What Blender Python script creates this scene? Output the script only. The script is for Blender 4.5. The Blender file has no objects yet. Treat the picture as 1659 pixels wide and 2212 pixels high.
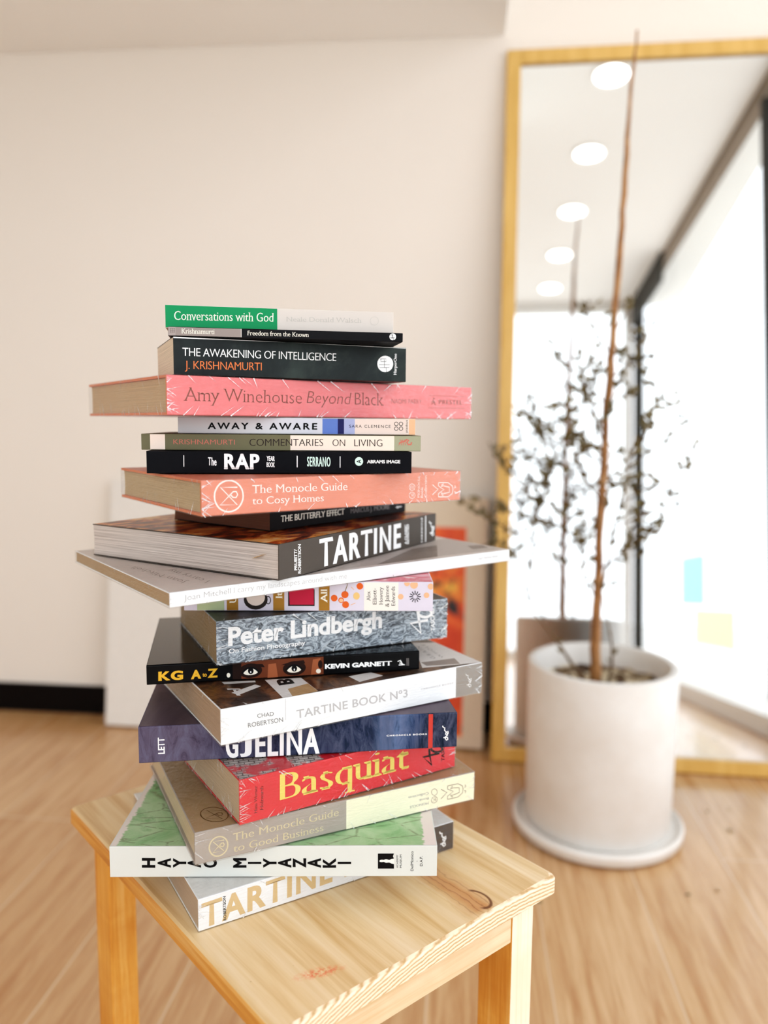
import bpy, bmesh, math, random
from mathutils import Vector, Matrix
random.seed(7)
C=bpy.context.scene.collection
PI=math.pi
BOOKS={
'tartine_bread':([-0.20295, 0.57828, 0.63746, 0.25261, 0.21061, 0.02893, 0],[
["B","umber",2255,2527,0.0,1.0],
["T","S","TARTINE","boldt","tan",[23,27],[1212,67],[26,222],1.14],
["T","S","B","boldt","tan",[1332,74],[1575,80],[1331,288],1],
["T","S","ROBERTSON","bold","ink",[232,22],[229,235],[209,27],1],
["L","S","white",14,[[2363,210],[2373,190],[2392,188],[2391,158],[2413,138],[2435,145],[2438,121],[2419,105],[2404,118],[2408,139],[2426,125],[2428,101],[2404,89],[2400,69],[2417,49],[2434,57],[2429,81],[2409,80],[2375,82]]]]),
'hayao':([-0.28595, 0.59923, 0.11811, 0.27477, 0.25097, 0.02768, 0.02893],[
["T","S","H","boldl","ink",[373,84],[375,171],[273,85],1],
["T","S","A","boldl","ink",[504,84],[506,170],[404,84],1],
["T","S","Y","boldl","ink",[632,84],[634,170],[532,84],1],
["T","S","A","boldl","ink",[756,83],[757,170],[655,83],1],
["T","S","O","boldl","ink",[888,83],[889,169],[787,83],1],
["T","S","M","boldl","ink",[1136,82],[1137,168],[1035,82],1],
["T","S","I","boldl","ink",[1261,115],[1261,134],[1160,115],1],
["T","S","Y","boldl","ink",[1389,81],[1389,167],[1287,81],1],
["T","S","A","boldl","ink",[1513,80],[1513,167],[1412,81],1],
["T","S","Z","boldl","ink",[1638,80],[1638,167],[1536,80],1],
["T","S","A","boldl","ink",[1762,79],[1762,166],[1661,80],1],
["T","S","K","boldl","ink",[1889,79],[1889,166],[1788,79],1],
["T","S","I","boldl","ink",[2016,112],[2016,132],[1914,112],1],
["P","S","ink",[[2247,205],[2383,205],[2374,182],[2382,160],[2384,70],[2248,70]]],
["P","S","eggshell",[[2262,145],[2279,150],[2297,148],[2315,155],[2344,147],[2362,157],[2384,160],[2385,110],[2362,115],[2344,125],[2315,123],[2297,130],[2280,128],[2262,130]]],
["T","S","ACADEMY","sans","ink2",[2419,76],[2418,195],[2404,76],1],
["T","S","MUSEUM","sans","ink2",[2449,76],[2447,194],[2433,76],1],
["T","S","DelMonico","sans","ink2",[2548,47],[2546,225],[2525,47],1],
["T","S","D.A.P.","sans","ink2",[2626,92],[2623,181],[2603,92],1],
["P","S","ink2",[[2581,135],[2581,136],[2580,137],[2580,138],[2579,139],[2578,139],[2577,139],[2576,138],[2575,137],[2575,136],[2575,135],[2575,134],[2575,133],[2576,133],[2577,132],[2578,132],[2579,132],[2580,133],[2580,133],[2581,134]]]]),
'good_business':([-0.20479, 0.57821, 0.55487, 0.26302, 0.20072, 0.02859, 0.05661],[
["B","buttercream",1315,2642,0.0,1.0],
["L","S","palegold",12,[[266,113],[265,131],[259,149],[250,166],[238,179],[224,190],[208,197],[192,200],[175,199],[159,194],[144,185],[132,173],[123,158],[117,140],[115,122],[117,104],[122,86],[131,70],[142,56],[156,45],[172,38],[189,35],[206,36],[222,41],[237,50],[249,62],[258,77],[264,94],[266,113]]],
["L","S","palegold",9.600000000000001,[[236,161],[147,166],[234,68],[144,74],[199,125],[213,139],[230,138],[237,121],[228,107],[211,110],[198,127]]],
["T","S","The Monocle Guide","serif","palegold",[309,133],[1244,146],[310,199],1],
["T","S","to Good Business","serif","palegold",[310,37],[1102,39],[311,100],1],
["T","S","MONOCLE","serif","grey2",[2138,80],[1941,81],[2139,58],1],
["T","S","Book","serif","grey2",[2138,124],[2034,125],[2138,103],1],
["T","S","Collection","serif","grey2",[2137,174],[1926,174],[2137,151],1],
["L","S","bronze",4,[[2231,86],[2230,93],[2227,100],[2223,106],[2218,111],[2212,115],[2205,118],[2198,118],[2191,118],[2184,116],[2178,112],[2173,107],[2170,102],[2168,95],[2167,88],[2168,81],[2170,74],[2174,68],[2179,63],[2185,59],[2192,57],[2199,56],[2206,56],[2213,58],[2219,62],[2224,67],[2228,73],[2230,79],[2231,86]]],
["L","S","bronze",3.2,[[2218,104],[2180,105],[2218,69],[2180,70],[2203,90],[2208,96],[2215,95],[2219,89],[2215,83],[2208,84],[2202,91]]],
["L","S","bronze",4,[[2228,155],[2227,148],[2225,142],[2222,137],[2217,133],[2211,130],[2205,129],[2198,130],[2191,132],[2185,136],[2179,141],[2174,147],[2170,154],[2168,161],[2167,168],[2168,175],[2170,181],[2173,186],[2178,190],[2184,192],[2190,193],[2197,193],[2204,191],[2210,187],[2216,182],[2221,176],[2225,169],[2227,162],[2228,155]]],
["L","S","bronze",6,[[2337,192],[2449,191],[2500,160],[2508,125],[2501,90],[2452,60],[2340,61]]],
["L","S","bronze",6,[[2337,192],[2338,161],[2402,126],[2339,92],[2340,61]]],
["L","S","bronze",6,[[2268,173],[2331,130],[2270,81]]],
["L","S","bronze",6,[[2373,168],[2393,180],[2394,161],[2366,157]]],
["L","S","bronze",6,[[2374,84],[2396,72],[2395,91],[2367,95]]],
["L","S","bronze",6,[[2528,164],[2540,148],[2522,140]]],
["L","S","bronze",6,[[2530,86],[2541,101],[2522,109]]],
["L","S","bronze",6,[[2401,161],[2465,149],[2466,102],[2402,91]]],
["L","F","bronze",10,[[318,170],[323,198],[322,228],[316,259],[305,288],[290,314],[270,336],[248,353],[224,364],[200,368],[177,365],[156,355],[138,339],[124,318],[116,292],[112,263],[113,234],[120,204],[131,176],[147,150],[166,129],[187,113],[210,103],[233,99],[256,101],[277,110],[295,125],[309,145],[318,170]]],
["L","F","bronze",8.0,[[296,262],[175,335],[258,130],[140,200],[232,236],[256,246],[279,233],[282,203],[265,189],[243,204],[231,239]]]]),
'basquiat':([-0.17194, 0.59169, 0.65248, 0.21656, 0.15661, 0.03937, 0.08519],[
["T","S","Basquiat","bodoni","lemon",[354,115],[1641,108],[356,357],1],
["T","S","Hans Werner","serif","ink2",[152,66],[155,300],[126,69],1],
["T","S","Holzwarth","serif","ink2",[205,80],[207,284],[178,85],1],
["L","S","ink",24,[[1865,241],[1871,178],[1900,74],[1798,174],[1986,173]]],
["L","S","ink",22,[[2017,207],[2011,195],[1993,188],[1968,187],[1939,194],[1913,205],[1896,220],[1889,235],[1895,248],[1913,255],[1938,255],[1966,249],[1992,238],[2011,223],[2017,207]]],
["T","S","TASCHEN","bold","ink",[2045,79],[2031,348],[2007,85],1]]),
'gjelina':([-0.26319, 0.61095, 0.24391, 0.27288, 0.21047, 0.03225, 0.12457],[
["B","vermilion",2470,2509,0.0,1.0],
["T","S","G","condx","white",[713,16],[819,13],[716,230],1],
["T","S","J","condj","white",[832,12],[931,9],[835,226],1],
["T","S","ELINA","condx","white",[961,10],[1512,12],[963,225],1.15],
["T","S","LETT","bold","white",[210,75],[210,219],[159,75],1],
["T","S","CHRONICLE BOOKS","bold","white",[2097,130],[2456,127],[2097,143],1.3],
["L","S","white",9,[[2597,202],[2604,185],[2617,184],[2616,159],[2632,142],[2647,150],[2649,130],[2635,115],[2625,125],[2628,144],[2640,133],[2642,112],[2626,101],[2623,84],[2635,67],[2646,75],[2643,95],[2629,93],[2606,93]]]]),
'tartine3':([-0.18261, 0.57983, 0.6271, 0.25479, 0.21056, 0.03062, 0.15681],[
["B","pewter",2253,2551,0.0,1.0],
["T","S","CHAD","sans","grey2",[303,170],[445,163],[301,203],1],
["T","S","ROBERTSON","sans","grey2",[224,105],[526,97],[222,142],1],
["T","S","TARTINE BOOK Nº3","sansb","grey3",[645,101],[1726,100],[642,171],1.05],
["T","S","CHRONICLE BOOKS","bold","grey3",[1867,138],[2220,140],[1867,151],1.4],
["L","S","white",6,[[2364,210],[2373,193],[2390,192],[2389,167],[2408,150],[2428,157],[2430,137],[2413,123],[2400,133],[2404,151],[2419,140],[2422,120],[2401,110],[2397,93],[2412,76],[2427,83],[2423,103],[2405,101],[2375,103]]],
["L","S","grey3",3,[[547,299],[548,104]]],
["P","F","whiteprint",[[529,-33],[853,31],[870,406],[570,505]]],
["P","F","wheat",[[650,191],[613,-23],[850,20],[860,240]]],
["P","F","whiteprint",[[1267,57],[1534,107],[1485,247],[1253,239]]],
["P","F","whiteprint",[[1961,125],[2546,0],[2626,776],[2332,876]]],
["P","F","taupe",[[2030,160],[2341,62],[2398,233],[2043,275]]],
["T","F","T","heavy","whiteprint",[188,269],[288,214],[205,436],1],
["P","F","whiteprint",[[203,327],[242,251],[482,365],[451,431]]],
["P","F","whiteprint",[[223,632],[225,564],[478,484],[489,529]]],
["T","F","B","heavy","ink",[629,304],[655,459],[755,297],1],
["T","F","WHOLE","thin","grey2",[2329,297],[2404,778],[2291,302],1.3],
["T","F","GRAIN","thin","grey2",[2245,317],[2325,735],[2197,317],1.3]]),
'kg':([-0.26093, 0.62572, 0.30824, 0.23842, 0.16651, 0.01768, 0.18744],[
["B","skin",716,1508,0.04,0.97],
["B","skindark",716,790,0.04,0.97],
["P","S","skindark",[[969,77],[964,97],[950,115],[928,129],[900,138],[870,141],[839,137],[811,127],[789,113],[775,94],[770,74],[775,55],[788,37],[810,23],[838,14],[868,11],[899,15],[927,24],[949,39],[964,57]]],
["P","S","skindark",[[1351,78],[1346,98],[1332,116],[1309,130],[1281,139],[1250,142],[1218,138],[1190,128],[1168,114],[1153,95],[1148,75],[1153,55],[1167,37],[1190,23],[1218,14],[1249,11],[1281,14],[1309,24],[1332,39],[1346,57]]],
["P","S","eyewhite",[[935,69],[932,79],[922,88],[908,95],[890,99],[869,100],[849,98],[831,93],[816,86],[807,77],[804,67],[807,58],[816,49],[830,42],[848,38],[869,37],[889,39],[907,43],[922,50],[931,59]]],
["P","S","ink",[[896,73],[895,82],[891,90],[886,97],[879,102],[871,103],[864,102],[857,99],[851,93],[848,85],[846,76],[848,67],[851,59],[856,52],[863,47],[871,45],[878,46],[885,50],[891,56],[894,64]]],
["P","S","white",[[876,64],[876,67],[875,69],[874,71],[873,73],[871,73],[869,73],[868,72],[867,70],[866,67],[866,64],[866,62],[867,59],[868,57],[869,56],[871,55],[872,55],[874,57],[875,59],[876,61]]],
["L","S","ink",16,[[794,55],[817,81],[843,99],[869,105],[896,100],[922,82],[944,58]]],
["P","S","eyewhite",[[1312,70],[1309,80],[1300,88],[1285,95],[1267,100],[1247,101],[1227,99],[1209,94],[1194,87],[1185,78],[1182,68],[1185,58],[1194,49],[1209,42],[1227,38],[1247,37],[1267,39],[1285,43],[1300,51],[1309,60]]],
["P","S","ink",[[1274,74],[1273,83],[1269,91],[1264,98],[1257,102],[1249,104],[1241,103],[1234,100],[1229,93],[1225,85],[1224,77],[1225,67],[1229,59],[1234,52],[1241,48],[1249,46],[1257,47],[1264,50],[1269,57],[1273,65]]],
["P","S","white",[[1254,64],[1254,67],[1253,70],[1252,72],[1251,73],[1249,74],[1247,73],[1246,72],[1245,70],[1244,68],[1244,65],[1244,62],[1245,59],[1246,57],[1247,56],[1249,55],[1251,56],[1252,57],[1253,59],[1254,61]]],
["L","S","ink",16,[[1172,56],[1195,82],[1221,100],[1247,106],[1273,101],[1299,83],[1322,58]]],
["P","S","skindark",[[782,98],[860,136],[974,130],[992,101],[872,111]]],
["P","S","skindark",[[1131,112],[1223,138],[1333,145],[1345,116],[1235,112]]],
["P","S","skinlight",[[1022,125],[1089,131],[1106,0],[1015,-1]]],
["P","S","skinlight",[[1413,147],[1481,156],[1481,16],[1395,8]]],
["P","S","eyewhite",[[696,46],[696,53],[693,59],[690,63],[686,66],[681,68],[676,67],[672,64],[668,60],[666,54],[665,48],[666,42],[668,36],[671,31],[675,28],[680,27],[685,27],[690,30],[693,34],[695,40]]],
["P","S","skindark",[[1499,97],[1498,109],[1495,120],[1490,129],[1485,134],[1478,137],[1472,135],[1466,130],[1462,122],[1459,111],[1458,100],[1459,88],[1462,77],[1466,69],[1472,63],[1478,61],[1485,62],[1490,67],[1495,75],[1498,86]]],
["P","S","eyewhite",[[1483,37],[1482,44],[1479,50],[1474,55],[1468,58],[1462,60],[1456,59],[1450,56],[1445,52],[1442,46],[1441,40],[1442,33],[1445,27],[1450,22],[1456,19],[1462,17],[1468,18],[1474,21],[1479,25],[1482,31]]],
["T","S","KG","wide","yellow",[95,36],[300,36],[97,108],1.2],
["T","S","A","wide","yellow",[364,34],[451,36],[365,105],1],
["T","S","to","bold","yellow",[461,48],[498,48],[461,83],1],
["T","S","Z","wide","yellow",[504,38],[590,38],[505,110],1],
["T","S","KEVIN GARNETT","wide","white",[1520,57],[2129,54],[1520,95],1],
["L","S","white",8,[[2181,85],[2210,96],[2202,68],[2230,58],[2250,52],[2192,52]]],
["L","S","white",8,[[2211,89],[2224,63]]],
["L","S","grey",4,[[2267,41],[2265,112]]],
["L","S","grey",4,[[2276,40],[2274,112]]],
["L","S","grey",4,[[2285,40],[2283,111]]]]),
'lindbergh':([-0.20113, 0.63013, 0.54059, 0.2229, 0.15609, 0.03923, 0.20512],[
["T","S","Peter Lindbergh","helv","white",[99,163],[1538,169],[101,312],1],
["T","S","On Fashion Photography","helvl","white",[103,93],[788,90],[104,131],1],
["T","S","TASCHEN","bold","white",[2099,73],[2082,326],[2058,78],1],
["L","S","white",26,[[1907,289],[1923,207],[1948,69],[1835,175],[2021,190]]],
["L","S","white",26,[[2057,254],[2052,239],[2037,228],[2014,221],[1988,221],[1961,227],[1938,237],[1923,252],[1917,268],[1922,283],[1937,294],[1960,301],[1986,302],[2013,296],[2036,285],[2051,270],[2057,254]]]]),
'use_it_all':([-0.2398, 0.66103, 0.12058, 0.2195, 0.17003, 0.02685, 0.24435],[
["B","sagegreen",97,353,0,1],
["B","lilac",72,115,0.0,1.0],
["B","gold",375,476,0.0,1.0],
["B","gold",783,881,0.0,1.0],
["B","gold",1185,1280,0.0,1.0],
["B","paper",1584,1888,0.0,1.0],
["P","S","ink2",[[735,102],[730,130],[715,156],[692,176],[663,189],[630,193],[598,188],[568,175],[544,155],[529,129],[524,101],[529,73],[543,47],[567,27],[596,14],[629,10],[661,15],[691,28],[715,48],[730,74]]],
["P","S","rosecream",[[711,121],[707,144],[696,165],[678,181],[655,192],[630,195],[605,191],[582,181],[564,164],[553,143],[548,120],[552,97],[563,76],[581,60],[604,49],[629,45],[654,49],[677,60],[695,77],[707,98]]],
["L","S","ink2",8,[[760,96],[760,88],[758,81],[755,75],[752,70],[748,66],[744,63],[739,62],[735,63],[731,66],[727,70],[724,75],[721,81],[720,88],[719,96],[720,103],[722,110],[724,116],[727,122],[731,126],[735,128],[740,129],[744,128],[749,126],[753,122],[756,117],[758,110],[760,103],[760,96]]],
["P","S","ink2",[[915,197],[1148,197],[1148,44],[914,44]]],
["P","S","crimson",[[922,203],[1141,204],[1141,57],[929,56]]],
["T","S","All","serifb","ivory",[1260,75],[1259,198],[1203,75],1],
["T","S","It","serifb","ivory",[863,111],[863,171],[805,111],1],
["T","S","Use","serifb","ivory",[458,70],[459,195],[400,69],1],
["T","S","Alex","serif","ink2",[1641,93],[1638,181],[1608,92],1],
["T","S","Elliott-","serif","ink2",[1696,61],[1692,206],[1662,61],1],
["T","S","Howery","serif","ink2",[1751,59],[1747,215],[1718,59],1],
["T","S","& Jaimee","serif","ink2",[1806,39],[1802,231],[1772,39],1],
["T","S","Edwards","serif","ink2",[1860,49],[1856,223],[1827,49],1],
["P","S","kumquat",[[1350,117],[1348,126],[1344,134],[1338,141],[1329,145],[1320,147],[1311,145],[1303,141],[1296,134],[1292,126],[1291,116],[1292,107],[1297,99],[1303,92],[1311,88],[1320,86],[1330,88],[1338,92],[1344,99],[1349,107]]],
["P","S","kumquat",[[1447,148],[1446,159],[1441,168],[1434,175],[1425,179],[1415,181],[1405,179],[1396,175],[1389,167],[1385,158],[1383,148],[1385,138],[1389,129],[1396,122],[1405,117],[1415,116],[1425,117],[1434,122],[1441,129],[1446,138]]],
["P","S","kumquat",[[1452,58],[1451,68],[1446,76],[1440,83],[1431,88],[1422,89],[1412,88],[1403,83],[1397,76],[1392,67],[1391,58],[1392,48],[1397,39],[1404,32],[1412,28],[1422,26],[1431,28],[1440,32],[1447,39],[1451,48]]],
["P","S","kumquat",[[1576,224],[1575,233],[1570,242],[1564,248],[1556,253],[1546,254],[1537,253],[1529,248],[1523,242],[1518,233],[1517,224],[1519,215],[1523,206],[1529,200],[1538,195],[1547,194],[1556,196],[1564,200],[1571,206],[1575,215]]],
["P","S","kumquat",[[1407,98],[1405,106],[1402,113],[1396,118],[1390,122],[1382,123],[1374,122],[1367,118],[1362,113],[1359,106],[1357,98],[1359,90],[1362,83],[1368,78],[1374,74],[1382,73],[1390,74],[1397,78],[1402,83],[1405,90]]],
["P","S","peach",[[1400,96],[1400,101],[1397,106],[1393,110],[1388,112],[1382,113],[1376,112],[1371,110],[1367,106],[1365,101],[1364,95],[1365,90],[1367,85],[1371,81],[1376,79],[1382,78],[1388,79],[1393,81],[1397,85],[1400,90]]],
["P","S","straw",[[1546,136],[1545,147],[1541,156],[1534,163],[1526,168],[1517,169],[1508,168],[1500,163],[1494,156],[1490,146],[1489,136],[1490,126],[1494,116],[1501,109],[1509,104],[1518,103],[1526,104],[1534,109],[1541,117],[1545,126]]],
["L","S","olive",6,[[1415,173],[1436,234],[1433,261]]],
["L","S","peach",6,[[1470,218],[1495,193]]],
["L","S","peach",6,[[1465,54],[1508,73]]],
["P","S","peach",[[1933,131],[1932,139],[1929,146],[1923,152],[1916,155],[1908,156],[1901,155],[1894,152],[1889,146],[1885,139],[1884,131],[1885,123],[1889,116],[1894,111],[1901,107],[1909,106],[1917,107],[1924,111],[1929,117],[1932,124]]],
["P","S","peach",[[2059,239],[2058,249],[2053,259],[2045,267],[2035,272],[2024,274],[2014,272],[2004,267],[1997,259],[1992,249],[1990,238],[1992,228],[1997,218],[2005,210],[2015,205],[2025,203],[2036,205],[2046,210],[2053,218],[2058,228]]],
["P","S","peach",[[2162,145],[2161,153],[2157,160],[2152,165],[2145,169],[2137,170],[2129,169],[2123,165],[2117,159],[2114,152],[2113,145],[2114,137],[2118,130],[2123,124],[2130,121],[2138,120],[2145,121],[2152,124],[2158,130],[2161,137]]],
["P","S","peach",[[2201,224],[2199,233],[2195,240],[2189,246],[2181,250],[2173,252],[2165,250],[2157,246],[2151,240],[2147,232],[2146,224],[2148,215],[2152,208],[2158,202],[2165,198],[2174,196],[2182,198],[2190,202],[2196,208],[2199,216]]],
["P","S","peach",[[1988,251],[1986,259],[1983,266],[1977,271],[1970,275],[1963,276],[1955,275],[1948,271],[1943,265],[1939,258],[1938,251],[1940,243],[1943,236],[1949,230],[1956,227],[1963,226],[1971,227],[1978,231],[1983,236],[1987,243]]],
["L","S","ink",7,[[2055,132],[2088,132]]],
["L","S","ink",7,[[2052,122],[2082,105]]],
["L","S","ink",7,[[2046,115],[2063,86]]],
["L","S","ink",7,[[2036,113],[2037,79]]],
["L","S","ink",7,[[2027,115],[2011,86]]],
["L","S","ink",7,[[2020,122],[1991,105]]],
["L","S","ink",7,[[2018,132],[1984,132]]],
["L","S","ink",7,[[2020,141],[1991,158]]],
["L","S","ink",7,[[2027,148],[2010,177]]],
["L","S","ink",7,[[2036,151],[2035,185]]],
["L","S","ink",7,[[2045,148],[2061,178]]],
["L","S","ink",7,[[2052,141],[2081,158]]]]),
'joan':([-0.21332, 0.55808, 0.74744, 0.3609, 0.23599, 0.0128, 0.2712],[
["T","S","Joan Mitchell","thin","silver",[113,41],[496,49],[114,84],1],
["T","S","I carry my landscapes around with me","thin","silver2",[523,49],[1598,45],[524,93],1],
["T","S","David Zwirner Books","sans","silver",[3171,53],[3447,56],[3170,73],1],
["P","F","silver3",[[1450,55],[2726,98],[3578,66],[3673,945],[3096,930]]],
["P","F","silver4",[[1968,68],[2715,86],[3185,634],[2824,598]]],
["P","F","silver4",[[3302,220],[3511,210],[3597,380],[3415,422]]],
["T","F","Joan Mitchell","thin","silver5",[286,325],[183,1209],[214,254],1],
["T","F","I carry my","thin","silver5",[445,256],[395,916],[362,178],1]]),
'tartine':([-0.14241, 0.60933, 1.12107, 0.26916, 0.22301, 0.02991, 0.284],[
["T","S","PRUEITT/","bold","white",[235,50],[232,225],[199,54],1],
["T","S","ROBERTSON","bold","white",[286,15],[285,261],[250,19],1],
["T","S","TARTINE","cond2","white",[547,30],[1937,25],[547,262],1.22],
["T","S","A CLASSIC","bold","white",[2058,36],[2050,238],[2018,38],1],
["T","S","REVISITED","bold","white",[2102,35],[2094,238],[2064,37],1],
["T","S","CHRONICLE","bold","white",[2395,8],[2387,273],[2364,12],1.5],
["L","S","white",16,[[2455,294],[2464,-12]]],
["L","S","white",14,[[2538,221],[2553,201],[2583,198],[2580,168],[2614,148],[2648,155],[2652,131],[2623,115],[2600,128],[2607,149],[2633,135],[2638,111],[2601,99],[2594,79],[2621,58],[2647,66],[2639,90],[2609,89],[2557,92]]]]),
'butterfly':([-0.16641, 0.67931, 1.02437, 0.20669, 0.13208, 0.02425, 0.31391],[
["T","S","THE BUTTERFLY EFFECT","condl","ivory",[133,70],[1027,62],[134,127],1],
["T","S","MARCUS J. MOORE","condl","grey",[1121,63],[1776,55],[1120,112],1],
["L","S","white",8,[[1890,62],[1993,64]]],
["L","S","white",8,[[1928,48],[1915,75]]]]),
'cosy':([-0.1932, 0.57408, 0.72184, 0.25757, 0.18909, 0.02877, 0.33817],[
["L","S","blush",13,[[343,143],[340,170],[332,196],[317,220],[298,239],[276,254],[251,264],[224,267],[198,265],[173,256],[150,242],[132,224],[117,201],[108,176],[105,150],[107,123],[116,97],[129,74],[147,54],[170,39],[194,29],[221,25],[247,27],[273,35],[296,48],[315,67],[330,90],[340,116],[343,143]]],
["L","S","blush",10.4,[[295,212],[155,216],[291,76],[151,81],[237,158],[259,179],[285,179],[297,154],[282,132],[256,135],[235,160]]],
["T","S","The Monocle Guide","serif","blush",[421,159],[1310,147],[421,224],1],
["T","S","to Cosy Homes","serif","blush",[420,71],[1075,64],[420,130],1],
["L","S","blush",4,[[2037,69],[2036,76],[2034,82],[2030,88],[2024,93],[2017,97],[2010,99],[2002,100],[1995,100],[1988,98],[1981,95],[1976,90],[1972,85],[1970,79],[1969,72],[1970,66],[1972,60],[1977,54],[1982,49],[1989,45],[1996,43],[2003,41],[2011,42],[2018,44],[2025,47],[2030,51],[2034,57],[2037,63],[2037,69]]],
["L","S","blush",3.2,[[2023,86],[1983,88],[2023,53],[1983,55],[2007,74],[2013,79],[2021,78],[2024,72],[2020,67],[2013,68],[2006,74]]],
["L","S","blush",4,[[2035,143],[2034,136],[2031,130],[2028,125],[2023,120],[2016,117],[2010,115],[2002,115],[1995,116],[1988,118],[1982,122],[1977,127],[1973,132],[1970,139],[1969,145],[1970,152],[1972,158],[1976,163],[1981,168],[1987,171],[1994,173],[2001,173],[2009,172],[2016,170],[2022,166],[2027,161],[2031,155],[2034,149],[2035,143]]],
["L","S","blush",4,[[1986,160],[1986,128]]],
["L","S","blush",4,[[2017,158],[2018,127]]],
["L","S","blush",4,[[2002,159],[2002,128]]],
["T","S","MONOCLE","serif","blush",[2088,45],[2090,238],[2066,46],1],
["T","S","Book","serif","blush",[2129,43],[2128,141],[2103,45],1],
["T","S","Collection","serif","blush",[2174,44],[2170,245],[2145,45],1],
["L","S","blush",8,[[2309,174],[2425,169],[2477,136],[2486,101],[2479,66],[2428,37],[2312,42]]],
["L","S","blush",8,[[2309,174],[2310,143],[2376,105],[2311,73],[2312,42]]],
["L","S","blush",8,[[2238,157],[2303,112],[2240,65]]],
["L","S","blush",8,[[2346,149],[2367,160],[2367,141],[2339,138]]],
["L","S","blush",8,[[2347,64],[2369,51],[2369,71],[2340,76]]],
["L","S","blush",8,[[2507,139],[2519,123],[2500,116]]],
["L","S","blush",8,[[2509,61],[2520,76],[2501,84]]],
["L","S","blush",8,[[2375,140],[2441,126],[2442,79],[2376,70]]]]),
'rap':([-0.2585, 0.63109, 0.23769, 0.22257, 0.17839, 0.01896, 0.36694],[
["L","S","white",6,[[302,150],[301,55]]],
["L","S","white",6,[[1239,149],[1239,53]]],
["L","S","white",6,[[1241,147],[1240,51]]],
["L","S","white",6,[[1605,145],[1605,48]]],
["T","S","The","cond","white",[498,68],[568,65],[499,133],1.12],
["T","S","RAP","slab","white",[628,40],[923,39],[629,159],1.15],
["T","S","YEAR","cond","white",[983,105],[1052,103],[983,146],1],
["T","S","BOOK","cond","white",[982,54],[1051,52],[983,93],1],
["T","S","SERRANO","cond","mint",[1323,60],[1523,58],[1323,139],1.15],
["P","S","mint",[[1803,102],[1801,113],[1796,124],[1788,132],[1778,138],[1767,139],[1756,138],[1746,132],[1738,124],[1733,113],[1731,102],[1733,90],[1738,79],[1746,71],[1756,66],[1767,64],[1778,66],[1788,71],[1796,80],[1801,90]]],
["T","S","A","bold","ink",[1784,85],[1784,118],[1748,85],1],
["T","S","ABRAMS IMAGE","bold","white",[1837,87],[2126,87],[1837,114],1]]),
'commentaries':([-0.26735, 0.64263, 0.18244, 0.23671, 0.1404, 0.01395, 0.3859],[
["B","cream",73,196,0.0,1.0],
["B","cream",1245,2136,0.0,1.0],
["B","sage",2136,2368,0.0,1.0],
["T","S","KRISHNAMURTI","flare","terracotta",[265,48],[776,48],[265,90],1],
["T","S","COMMENTARIES","flare","ink2",[899,38],[1524,41],[900,99],1],
["T","S","ON","flare","ink2",[1604,41],[1713,41],[1604,99],1],
["T","S","LIVING","flare","ink2",[1791,41],[2034,40],[1790,101],1],
["L","S","terracotta",14,[[2177,65],[2197,80],[2227,86],[2245,102],[2261,95],[2246,78],[2258,58],[2282,59],[2286,78]]],
["L","S","terracotta",5,[[2201,85],[2174,51]]],
["L","S","terracotta",5,[[2205,85],[2183,101]]],
["L","S","terracotta",5,[[2210,85],[2194,51]]],
["L","S","terracotta",5,[[2215,85],[2203,101]]],
["L","S","terracotta",5,[[2220,85],[2213,51]]],
["L","S","terracotta",5,[[2225,85],[2222,101]]],
["L","S","terracotta",5,[[2230,85],[2233,51]]],
["L","S","terracotta",5,[[2235,85],[2242,102]]]]),
'away':([-0.24059, 0.65681, 0.15819, 0.20339, 0.1303, 0.01442, 0.39986],[
["B","blue1",1230,1364,0.0,1.0],
["B","navy",1362,1416,0.0,1.0],
["B","blue2",1416,1509,0.0,1.0],
["B","rosecream",1509,1979,0.0,1.0],
["B","peach",1979,2033,0.0,1.0],
["T","S","AWAY & AWARE","boldw","ink",[250,39],[1185,42],[251,91],1.35],
["T","S","SARA CLEMENCE","sans","ink",[1461,61],[1819,61],[1461,84],1.3],
["L","S","ink",5,[[1884,96],[1883,89],[1878,83],[1872,80],[1865,80],[1858,83],[1854,88],[1852,95],[1853,102],[1858,108],[1864,111],[1871,111],[1878,108],[1882,103],[1884,96]]],
["L","S","ink",5,[[1885,55],[1883,48],[1879,42],[1872,39],[1865,39],[1859,42],[1854,48],[1852,54],[1854,61],[1858,67],[1865,70],[1872,70],[1878,67],[1883,62],[1885,55]]],
["L","S","ink",5,[[1925,96],[1924,89],[1919,83],[1913,80],[1906,80],[1899,83],[1895,89],[1893,96],[1895,103],[1899,108],[1906,111],[1913,111],[1919,108],[1924,103],[1925,96]]],
["L","S","ink",5,[[1926,55],[1924,48],[1920,43],[1914,39],[1906,39],[1900,42],[1895,48],[1894,55],[1895,62],[1900,67],[1906,70],[1913,71],[1920,68],[1924,62],[1926,55]]],
["T","S","piatkus","sans","ink",[1967,22],[1967,130],[1949,22],1]]),
'amy':([-0.23, 0.60479, 0.69863, 0.31281, 0.23248, 0.0329, 0.41427],[
["T","S","Amy Winehouse","thinserif","brown",[136,115],[1197,115],[138,220],1],
["T","S","Beyond","thinital","brown",[1246,119],[1705,117],[1246,227],1],
["T","S","Black","thinserif","brown",[1743,116],[2062,115],[1742,227],1],
["T","S","NAOMI PARRY","thin","brown",[2149,136],[2502,138],[2149,180],1],
["L","S","brown",3,[[2583,221],[3060,223],[3060,107],[2585,104],[2583,221]]],
["T","S","PRESTEL","serifb","brown",[2710,142],[3012,143],[2709,184],1.15],
["L","S","brown",7,[[2650,199],[2642,176],[2655,156],[2672,127]]],
["L","S","brown",7,[[2642,172],[2620,155]]],
["L","S","brown",7,[[2642,176],[2667,156]]],
["L","S","brown",7,[[2651,159],[2624,139]]],
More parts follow.
